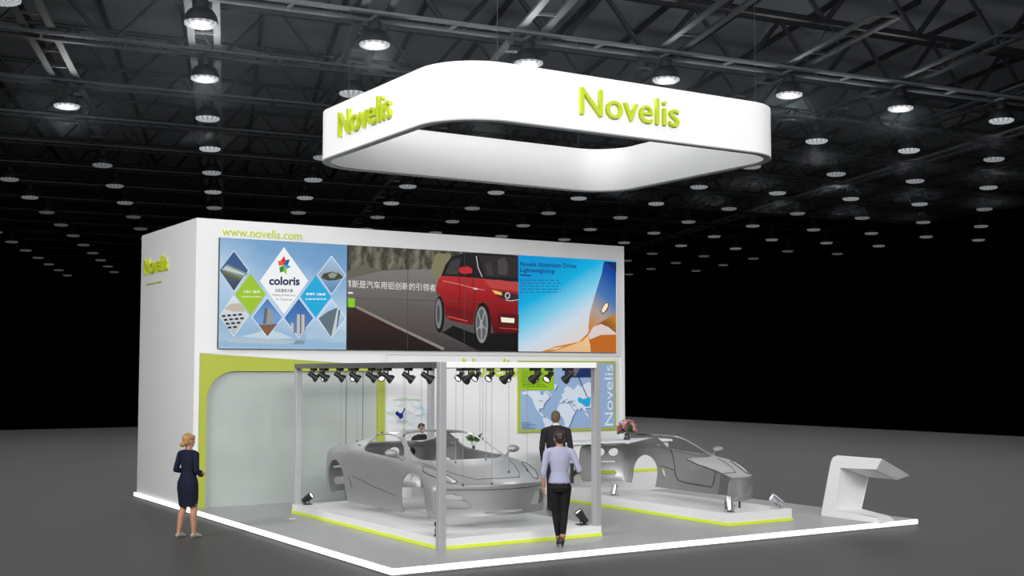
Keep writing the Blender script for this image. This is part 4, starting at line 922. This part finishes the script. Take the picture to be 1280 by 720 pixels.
def face_bits(root, c, R_, s=1.0):
    c = Vector(c)
    for q in (1, -1):
        v, f, _ = ellip((0, 0, 0), (.011 * s, .006 * s, .006 * s), 'x', 2); o_ = Vector((q * .033, .0835, -.003)) * s
        mobj('eye', [c + R_ @ (p + o_) for p in v], f, M_EYE, root, True, True)
        v, f, _ = ellip((0, 0, 0), (.017 * s, .005 * s, .0035 * s), 'x', 2); o_ = Vector((q * .033, .089, .019)) * s
        mobj('eyebrow', [c + R_ @ (p + o_) for p in v], f, M_HDARK, root, True, True)
    v, f, _ = ellip((0, 0, 0), (.022 * s, .006 * s, .007 * s), 'x', 2); o_ = Vector((0, .0945, -.056)) * s
    mobj('mouth', [c + R_ @ (p + o_) for p in v], f, M_LIP, root, True, True)
def hair_part(root, parts, material, R_, c, voxel=.008):
    vs, fs = [], []; c = Vector(c)
    for o_, r in parts:
        v, f, _ = ellip(o_, r, 'x', 3); k = len(vs); vs += [c + R_ @ p for p in v]; fs += [tuple(q + k for q in g) for g in f]
    me = bpy.data.meshes.new('hair_temp'); me.from_pydata(vs, [], fs); o = bpy.data.objects.new('hair_temp', me); COL.objects.link(o)
    md = o.modifiers.new('r', 'REMESH'); md.mode = 'VOXEL'; md.voxel_size = voxel
    md = o.modifiers.new('s', 'SMOOTH'); md.factor = .5; md.iterations = 3
    bpy.context.view_layer.update(); res = bpy.data.meshes.new_from_object(o.evaluated_get(bpy.context.evaluated_depsgraph_get())); bpy.data.objects.remove(o)
    res.materials.clear(); res.materials.append(material); res.polygons.foreach_set('use_smooth', [True] * len(res.polygons))
    b = bpy.data.objects.new('hair', res); COL.objects.link(b); b.parent = root
HAIRCAP = [((0, -.022, .034), (.082, .092, .096)), ((0, -.045, -.01), (.072, .065, .075))]

# --- woman in navy dress, hands folded in front, looking over to the screens
fx = thing('person', 'person in navy blue knee-length dress standing beside the stand platform', 'person', (6.29, 19.67, 0), None, math.atan2(-.90, .43))
H_ = (0, -.005, 1.535)
hp, R_ = head(H_, 1.0, -.25)
pr = list(hp)
pr.append(limb([(0, -.015, 1.36), (0, -.008, 1.47)], [.056, .05], 14))
pr.append(rings([(0, 0, .50, .165, .125), (0, 0, .62, .178, .140), (0, -.012, .78, .190, .150), (0, -.015, .88, .186, .140), (0, -.005, .98, .150, .112), (0, 0, 1.05, .134, .098), (0, .008, 1.14, .146, .112), (0, .012, 1.23, .160, .122), (0, 0, 1.31, .165, .098), (0, -.01, 1.365, .135, .075), (0, -.012, 1.395, .085, .06)], 22, 'dress'))
for s in (1, -1):
    sh, el, wr = Vector((s * .170, -.015, 1.325)), Vector((s * .235, -.055, 1.07)), Vector((s * .085, .235, 1.0))
    pr.append(limb([(s * .11, -.01, 1.34), sh, sh.lerp(el, .5), el], [.055, .058, .05, .044], 12, 'dress'))
    mid = el.lerp(wr, .62); pr.append(limb([el, mid], [.044, .037], 12, 'dress')); pr.append(limb([mid, wr], [.032, .025]))
    pr += hand(wr, Vector((-s * .75, .45, -.15)), Vector((-s * .4, -.8, -.2)), s, .9)
    hp_, kn, an = Vector((s * .085, 0, .57)), Vector((s * .10, .015 + .02 * s, .46)), Vector((s * .115, -.03 + .05 * s, .10))
    pr.append(limb([hp_, kn, kn.lerp(an, .3) + Vector((0, -.015, 0)), an], [.062, .056, .056, .034], 14))
    pr.append(limb([an + Vector((0, -.03, -.055)), an + Vector((0, .06, -.055)), an + Vector((s * .01, .145, -.078))], [.033, .036, .022], 12, 'shoe')); pr.append(limb([an + Vector((0, -.035, -.05)), an + Vector((0, -.04, -.09))], [.02, .011], 8, 'shoe')); pr.append(limb([an, an + Vector((0, .0, -.03))], [.034, .034]))
build_person(fx, pr, {'skin': M_SKIN, 'dress': M_NAVY, 'shoe': M_SHOEB})
face_bits(fx, H_, R_)
hair_part(fx, HAIRCAP + [((0, -.115, -.055), (.045, .04, .042)), ((.045, .03, .055), (.04, .055, .045)), ((-.045, .03, .055), (.04, .055, .045))], M_HBLOND, R_, H_)

# --- walking woman in lilac shirt with a black folder
wk = thing('person', 'person in lilac shirt and black trousers walking with black folder', 'person', (10.30, 15.02, PZ), None, math.atan2(-.50, .86))
H_ = (0, .0, 1.575)
hp, R_ = head(H_, 1.0, .1); pr = list(hp)
pr.append(limb([(0, -.015, 1.41), (0, -.008, 1.51)], [.055, .05], 14))
pr.append(rings([(0, 0, .935, .166, .126), (0, 0, .945, .164, .124), (0, 0, 1.0, .150, .112), (0, 0, 1.09, .128, .098), (0, .006, 1.18, .144, .110), (0, .01, 1.27, .163, .120), (0, 0, 1.36, .170, .098), (0, -.01, 1.415, .135, .075), (0, -.012, 1.45, .075, .06)], 22, 'shirt'))
pr.append(rings([(0, -.005, .80, .150, .125), (0, -.012, .86, .172, .138), (0, -.005, .93, .150, .112), (0, 0, .955, .12, .09)], 22, 'trousers'))
sh, el, wr = Vector((-.185, -.015, 1.365)), Vector((-.235, -.03, 1.09)), Vector((-.225, .03, .865))       # left arm hangs
pr.append(limb([(-.11, -.01, 1.39), sh, sh.lerp(el, .5), el, el.lerp(wr, .2)], [.055, .056, .05, .045, .043], 12, 'shirt')); pr.append(limb([el.lerp(wr, .18), wr], [.034, .025])); pr += hand(wr, (0, .12, -1), (1, .1, 0), -1, .5)
sh, el, wr = Vector((.185, -.015, 1.365)), Vector((.285, -.05, 1.11)), Vector((.236, .145, 1.05))         # right arm holds the folder
pr.append(limb([(.11, -.01, 1.39), sh, sh.lerp(el, .5), el, el.lerp(wr, .5)], [.055, .056, .05, .046, .042], 12, 'shirt')); pr.append(limb([el.lerp(wr, .45), wr], [.034, .026])); pr += hand(wr, (-.06, .9, -.22), (-1, -.1, 0), 1, .9)
for s, kn, an in [(1, Vector((.07, .03, .505)), Vector((.038, -.07, .155))), (-1, Vector((-.055, .05, .505)), Vector((-.012, .08, .125)))]:
    hp_ = Vector((s * .083, -.005, .86))
    pr.append(limb([hp_, hp_.lerp(kn, .5), kn, kn.lerp(an, .35) + Vector((0, -.012, 0)), an], [.094, .080, .060, .056, .040], 14, 'trousers'))
    pr.append(limb([an, an + Vector((0, .02, -.05))], [.032, .030])); toe = an + Vector((s * .008, .15, -an.z + .022)); hl_ = an + Vector((0, -.035, -.055))
    pr.append(limb([hl_, an + Vector((0, .06, -.075)), toe], [.030, .033, .020], 12, 'shoe')); pr.append(limb([hl_ + Vector((0, -.005, 0)), Vector((hl_.x, hl_.y - .012, .012))], [.016, .008], 8, 'shoe'))
build_person(wk, pr, {'skin': M_SKIN, 'shirt': M_LILAC, 'trousers': M_TROUS, 'shoe': M_SHOE})
face_bits(wk, H_, R_); hair_part(wk, HAIRCAP + [((0, -.095, .0), (.045, .04, .045)), ((0, .035, .07), (.07, .05, .04))], M_HDARK, R_, H_)
rim = [(-.035, 1.0), (.035, 1.0)]
bk = thing('folder', 'black folder held under arm of the lilac-shirted person', 'folder', (10.30, 15.02, PZ), None, math.atan2(-.50, .86))
box('cover', .168, .180, -.08, .20, .92, 1.20, M_BLACK, bk, .003, True); box('pages', .180, .190, -.06, .18, .94, 1.18, mat('dark_paper', (70, 70, 72), .8), bk, 0, True); box('back_cover', .190, .202, -.08, .20, .92, 1.20, M_BLACK, bk, .003, True)

# --- man in charcoal suit, back turned, before the map
def standing(root, hh, jacket, trous, hairm, female=False, yaw=0.0, shirt=None):
    k = hh / 1.80
    S = lambda *a: tuple(q * k for q in a)
    H_ = S(0, .0, 1.675); hp, R_ = head(H_, 1.04 * k, yaw); pr = list(hp); wsh = .195 if not female else .165
    pr.append(limb([S(0, -.015, 1.49), S(0, -.008, 1.61)], [.062 * k, .056 * k], 14)); pr.append(rings([S(0, -.012, 1.525, .07, .066), S(0, -.01, 1.565, .064, .062)], 18, 'shirt'))
    pr.append(rings([S(0, 0, .82, .185, .140), S(0, 0, .95, .180, .135), S(0, 0, 1.08, .165, .122), S(0, .005, 1.22, .182, .132), S(0, .008, 1.34, wsh, .135), S(0, 0, 1.44, wsh, .112), S(0, -.01, 1.50, .155, .085), S(0, -.012, 1.545, .075, .07)], 22, 'jacket'))
    for s in (1, -1):
        sh, el, wr = Vector(S(s * (wsh + .02), -.015, 1.43)), Vector(S(s * (wsh + .07), -.04, 1.13)), Vector(S(s * (wsh + .03), .10, .89))
        pr.append(limb([S(s * .12, -.01, 1.46), sh, sh.lerp(el, .5), el, wr], [.062 * k, .068 * k, .06 * k, .052 * k, .038 * k], 12, 'jacket')); pr += hand(wr + Vector((0, .005, -.02)), (0, .25, -1), (-s, .1, 0), s, .5, 'skin', k)
        hp_, kn, an = Vector(S(s * .095, 0, .88)), Vector(S(s * .10, .012, .50)), Vector(S(s * .11, -.02, .09))
        pr.append(limb([hp_, kn, kn.lerp(an, .4), an], [.098 * k, .072 * k, .066 * k, .055 * k], 14, 'trousers')); pr.append(limb([an + Vector(S(0, -.04, -.045)), an + Vector(S(0, .08, -.045)), an + Vector(S(s * .015, .18, -.055))], [.042 * k, .045 * k, .033 * k], 12, 'shoe'))
    build_person(root, pr, {'skin': M_SKIN, 'jacket': jacket, 'trousers': trous, 'shoe': M_SHOE, 'shirt': M_WHITE})
    face_bits(root, H_, R_, 1.04 * k); sc_ = 1.04 * k
    parts = [(tuple(q * sc_ for q in a), tuple(q * sc_ for q in b)) for a, b in HAIRCAP + [((0, .04, .075), (.068, .045, .036))] + ([((0, -.10, -.03), (.045, .045, .045))] if female else [])]
    hair_part(root, parts, hairm, R_, H_)
mn = thing('person', 'person in charcoal suit standing before the world map panel', 'person', (12.95, 19.0, PZ), None, math.atan2(-.42, .90))
standing(mn, 1.82, M_SUIT, M_SUIT, M_HGREY, yaw=-.35)
rp = on_y(527, 533, 22.25)
rc = thing('person', 'person with dark pulled-back hair standing behind the reception desk', 'person', (rp.x, 22.25, PZ), None, PI - .1)
standing(rc, 1.50, M_SUIT, M_SUIT, M_HDARK, True)

# ================================================================== HALL ROOF
RZ = 13.2
ce = box('ceiling', -12, 60, -14, 110, RZ, RZ + .2, M_ROOF); ce['kind'] = 'structure'
for k in range(24):                                     # purlins carrying the roof sheets
    a, b = lamp_pos(-2 + k * .6, 0), lamp_pos(-2 + k * .6, 8); d = (b - a).normalized(); sd = Vector((-d.y, d.x, 0)) * .06
    bm = bmesh.new(); v = [bm.verts.new(p) for p in [a - sd + EZ * 13.06, a + sd + EZ * 13.06, a + sd + EZ * 13.2, a - sd + EZ * 13.2, b - sd + EZ * 13.06, b + sd + EZ * 13.06, b + sd + EZ * 13.2, b - sd + EZ * 13.2]]
    for f in [(0, 1, 2, 3), (7, 6, 5, 4), (0, 4, 5, 1), (1, 5, 6, 2), (2, 6, 7, 3), (3, 7, 4, 0)]: bm.faces.new([v[q] for q in f])
    o = bm_obj('purlin', bm, M_DARK); o.parent = ce
sk = thing('roof_skylight', 'pale framed skylight panel set in the dark hall roof', 'skylight', (*on_z(1135, 152, 13.05).xy, 12.9))
c0 = on_z(1135, 152, 13.05); u, v_ = LA.normalized() * 2.0, LB.normalized() * 2.6
mobj('skylight_sheet', [c0 - u - v_, c0 + u - v_, c0 + u + v_, c0 - u + v_], [(0, 3, 2, 1)], mat('skylight_pale', (196, 200, 204), .7), sk)
for a, b in [(-u - v_, u - v_), (u - v_, u + v_), (u + v_, -u + v_), (-u + v_, -u - v_), (-v_, v_)]: tube('skylight_bar', [c0 + a - EZ * .08, c0 + b - EZ * .08], .07, M_LADDER, sk, 6)
# pendant lamp built once, copied
def make_lamp():
    t = thing('bell_lamp', 'dark bell-shaped hall lamp hanging from the roof trusses', 'lamp', (0, 0, 0), 'bell lamps under the hall roof')
    lathe('reflector_bell', [(.36, 0), (.355, .04), (.33, .14), (.27, .24), (.19, .30), (.17, .31), (.165, .30), (.24, .22), (.31, .12), (.345, .0)], (0, 0, 0), M_DARK, t, n=20)
    lathe('lamp_neck', [(.17, .30), (.17, .46), (.14, .50), (0, .50)], (0, 0, 0), M_DARK, t, n=12)
    lathe('lens', [(.345, -.005), (.34, -.05), (.28, -.085), (0, -.10)], (0, 0, 0), M_LAMPL, t, n=20)
    tube('hook', [(0, 0, .5), (0, 0, .59)], .02, M_DARK, t, 6)
    return t
ml = bpy.data.materials.new('prismatic_lamp_lens'); ml.use_nodes = True; nt = ml.node_tree; b = nt.nodes['Principled BSDF']
tc = nt.nodes.new('ShaderNodeTexCoord'); sp = nt.nodes.new('ShaderNodeSeparateXYZ'); at = nt.nodes.new('ShaderNodeMath'); at.operation = 'ARCTAN2'; mu = nt.nodes.new('ShaderNodeMath'); mu.operation = 'MULTIPLY'; mu.inputs[1].default_value = 14; sn = nt.nodes.new('ShaderNodeMath'); sn.operation = 'SINE'; mr = nt.nodes.new('ShaderNodeMapRange')
mr.inputs[1].default_value = -1; mr.inputs[3].default_value = .24; mr.inputs[4].default_value = .56
nt.links.new(tc.outputs['Object'], sp.inputs[0]); nt.links.new(sp.outputs[0], at.inputs[0]); nt.links.new(sp.outputs[1], at.inputs[1]); nt.links.new(at.outputs[0], mu.inputs[0]); nt.links.new(mu.outputs[0], sn.inputs[0]); nt.links.new(sn.outputs[0], mr.inputs[0]); nt.links.new(mr.outputs[0], b.inputs['Emission Strength'])
b.inputs['Emission Color'].default_value = (.92, .96, 1, 1); b.inputs['Base Color'].default_value = (.03, .03, .03, 1); b.inputs['Roughness'].default_value = .5
M_LAMPL = ml
LENSES = [ml]
for f in (.55, .3, .14):                                # fading with distance put into the lens glow of far lamps
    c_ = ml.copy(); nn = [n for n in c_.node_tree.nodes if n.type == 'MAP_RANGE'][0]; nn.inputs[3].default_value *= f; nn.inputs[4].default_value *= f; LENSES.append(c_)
proto = make_lamp(); first = True; LM = {}
for j in range(0, 17):
    for i in range(-3, 14):
        if not lamp_built(i, j): continue
        p = lamp_pos(i, j); q = to_px((p.x, p.y, LAMP_Z)); L_ = (p.x, p.y, LAMP_Z)
        if first: proto.location = L_; first = False; continue
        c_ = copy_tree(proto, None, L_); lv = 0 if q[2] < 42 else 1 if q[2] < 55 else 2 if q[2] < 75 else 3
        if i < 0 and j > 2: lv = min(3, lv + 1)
        if lv:
            for ch in c_.children:
                if ch.name.startswith('lens'):
                    if lv not in LM: LM[lv] = ch.data.copy(); LM[lv].materials[0] = LENSES[lv]
                    ch.data = LM[lv]
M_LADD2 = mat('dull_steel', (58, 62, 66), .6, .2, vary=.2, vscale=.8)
# ladder trusses under the roof, along both lamp directions
def ladder(p0, p1, lab, grp, tie=2.0, split=True, z=LAMP_Z + .62, half=.30, cw=.085, mt=None):
    mt = mt or M_LADDER
    d = (p1 - p0); L_ = d.length; d.normalize(); sd = Vector((-d.y, d.x, 0))
    t = thing('ladder_truss', lab, 'truss', (p0.x, p0.y, z), grp)
    def bar(bm, a, b, hw_, hh):
        e = (b - a).normalized(); s_ = Vector((-e.y, e.x, 0)).normalized() * hw_; u = EZ * hh
        v = [bm.verts.new(q) for q in [a - s_ - u, a + s_ - u, a + s_ + u, a - s_ + u, b - s_ - u, b + s_ - u, b + s_ + u, b - s_ + u]]
        for f in [(0, 1, 2, 3), (7, 6, 5, 4), (0, 4, 5, 1), (1, 5, 6, 2), (2, 6, 7, 3), (3, 7, 4, 0)]: bm.faces.new([v[k] for k in f])
    zz = EZ * z
    for s in (-1, 1):
        bm = bmesh.new(); bar(bm, p0 + sd * half * s + zz, p1 + sd * half * s + zz, cw, .03); bm_obj('chord', bm, mt, t)
    n = tie; bm = bmesh.new() if not split else None
    for k in range(n + 1):
        c = p0 + d * k * L_ / n + zz
        if split: bm = bmesh.new()
        bar(bm, c - sd * (half - cw), c + sd * (half - cw), .03, .03)
        if split: bm_obj('tie', bm, mt, t)
    if not split: o = bm_obj('ties', bm, mt, t); o['kind'] = 'stuff'
    return t
for j in range(0, 17):
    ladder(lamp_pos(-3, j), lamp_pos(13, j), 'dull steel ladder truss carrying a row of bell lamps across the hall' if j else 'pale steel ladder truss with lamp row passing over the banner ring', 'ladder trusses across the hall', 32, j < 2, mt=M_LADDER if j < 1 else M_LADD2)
for i in range(-2, 11):
    a, b = lamp_pos(i, -1), lamp_pos(i, 13)
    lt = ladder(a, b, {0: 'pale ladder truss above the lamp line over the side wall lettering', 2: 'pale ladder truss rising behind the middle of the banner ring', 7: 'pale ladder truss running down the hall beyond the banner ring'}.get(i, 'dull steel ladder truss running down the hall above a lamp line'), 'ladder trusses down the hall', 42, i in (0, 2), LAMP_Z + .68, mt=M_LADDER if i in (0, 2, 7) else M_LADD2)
    d = (b - a).normalized(); sd = Vector((-d.y, d.x, 0)) * .30; bm = bmesh.new()
    for jt in (-.45, .6, 1.6, 2.6, 3.6, 4.6, 5.6, 6.6, 8, 9.5):
        c = lamp_pos(i, jt)
        for q in (-1, 1): b_tube(bm, [c + sd * q + EZ * (LAMP_Z + .70), c + EZ * 11.3], .012, 5)
    o = bm_obj('hangers', bm, M_DARK, lt); o['kind'] = 'stuff'
# deep roof trusses with zigzag webs
WT = [-.45, .6, 1.6, 2.6, 3.6, 4.6, 5.6, 6.6, 8, 9.5]
def wtruss(p0, p1, z0, z1, lab, grp, step, thick, split):
    d = (p1 - p0); L_ = d.length; d.normalize()
    t = thing('roof_truss', lab, 'truss', (p0.x, p0.y, z0), grp)
    tube('lower_chord', [p0 + EZ * z0, p1 + EZ * z0], thick, M_DARK, t, 6); tube('upper_chord', [p0 + EZ * z1, p1 + EZ * z1], thick, M_DARK, t, 6)
    n = int(L_ / step); bm = None if split else bmesh.new()
    for k in range(n):
        a = p0 + d * k * step + EZ * (z0 if k % 2 == 0 else z1); b = p0 + d * (k + 1) * step + EZ * (z1 if k % 2 == 0 else z0)
        if split: tube('web_strut', [a, b], thick * .8, M_DARK, t, 6)
        else: b_tube(bm, [a, b], thick * .8, 5)
    if not split: o = bm_obj('web_struts', bm, M_DARK, t); o['kind'] = 'stuff'
for q, j in enumerate(WT):
    wtruss(lamp_pos(-3, j), lamp_pos(11, j), 11.3, 13.0, 'deep dark roof truss with zigzag struts spanning the hall', 'deep roof trusses', 1.5, .09 if q < 2 else .07, q < 2)
# thin bracing rods between the trusses
for q in range(9):
    for (di, s) in ((0, 1), (2, -1)):
        i = -2 + q * 1.0 + (0 if s == 1 else 1)
        a, b = (lamp_pos(i, .6), lamp_pos(i + 1.0, 1.6)) if s == 1 else (lamp_pos(i, 1.6), lamp_pos(i - 1.0, 2.6))
        t = thing('bracing_rod', 'thin grey bracing rod crossing between hall roof trusses', 'rod', (a.x, a.y, 11.3), 'bracing rods under the roof')
        tube('rod', [(a.x, a.y, 11.3), (b.x, b.y, 13.0)], .035, M_LADDER, t, 6); tube('turnbuckle', [((a.x + b.x) / 2 - .001, (a.y + b.y) / 2, 12.15), ((a.x * .48 + b.x * .52), (a.y * .48 + b.y * .52), 12.184)], .06, M_DARK, t, 6)
bpy.data.objects.remove(_to); bpy.data.curves.remove(_tc)
for o in [x for x in bpy.data.objects if x.type == 'MESH' and x.data.name.endswith('_temp')]: print('left', o.name)

# ------------------------------------------------------------------ thin haze under the hall roof
hz = bpy.data.materials.new('roof_haze'); hz.use_nodes = True; nt = hz.node_tree; nt.nodes.clear()
o_ = nt.nodes.new('ShaderNodeOutputMaterial'); vs_ = nt.nodes.new('ShaderNodeVolumeScatter'); vs_.inputs['Color'].default_value = (.82, .92, 1, 1); vs_.inputs['Density'].default_value = .0065; vs_.inputs['Anisotropy'].default_value = .2
nt.links.new(vs_.outputs[0], o_.inputs['Volume'])
h_ = box('haze', 6, 44, 22.7, 38, 9.2, 13.0, hz); h_['kind'] = 'stuff'; h_['label'] = 'thin bluish haze around the hall lamps'; h_['category'] = 'haze'
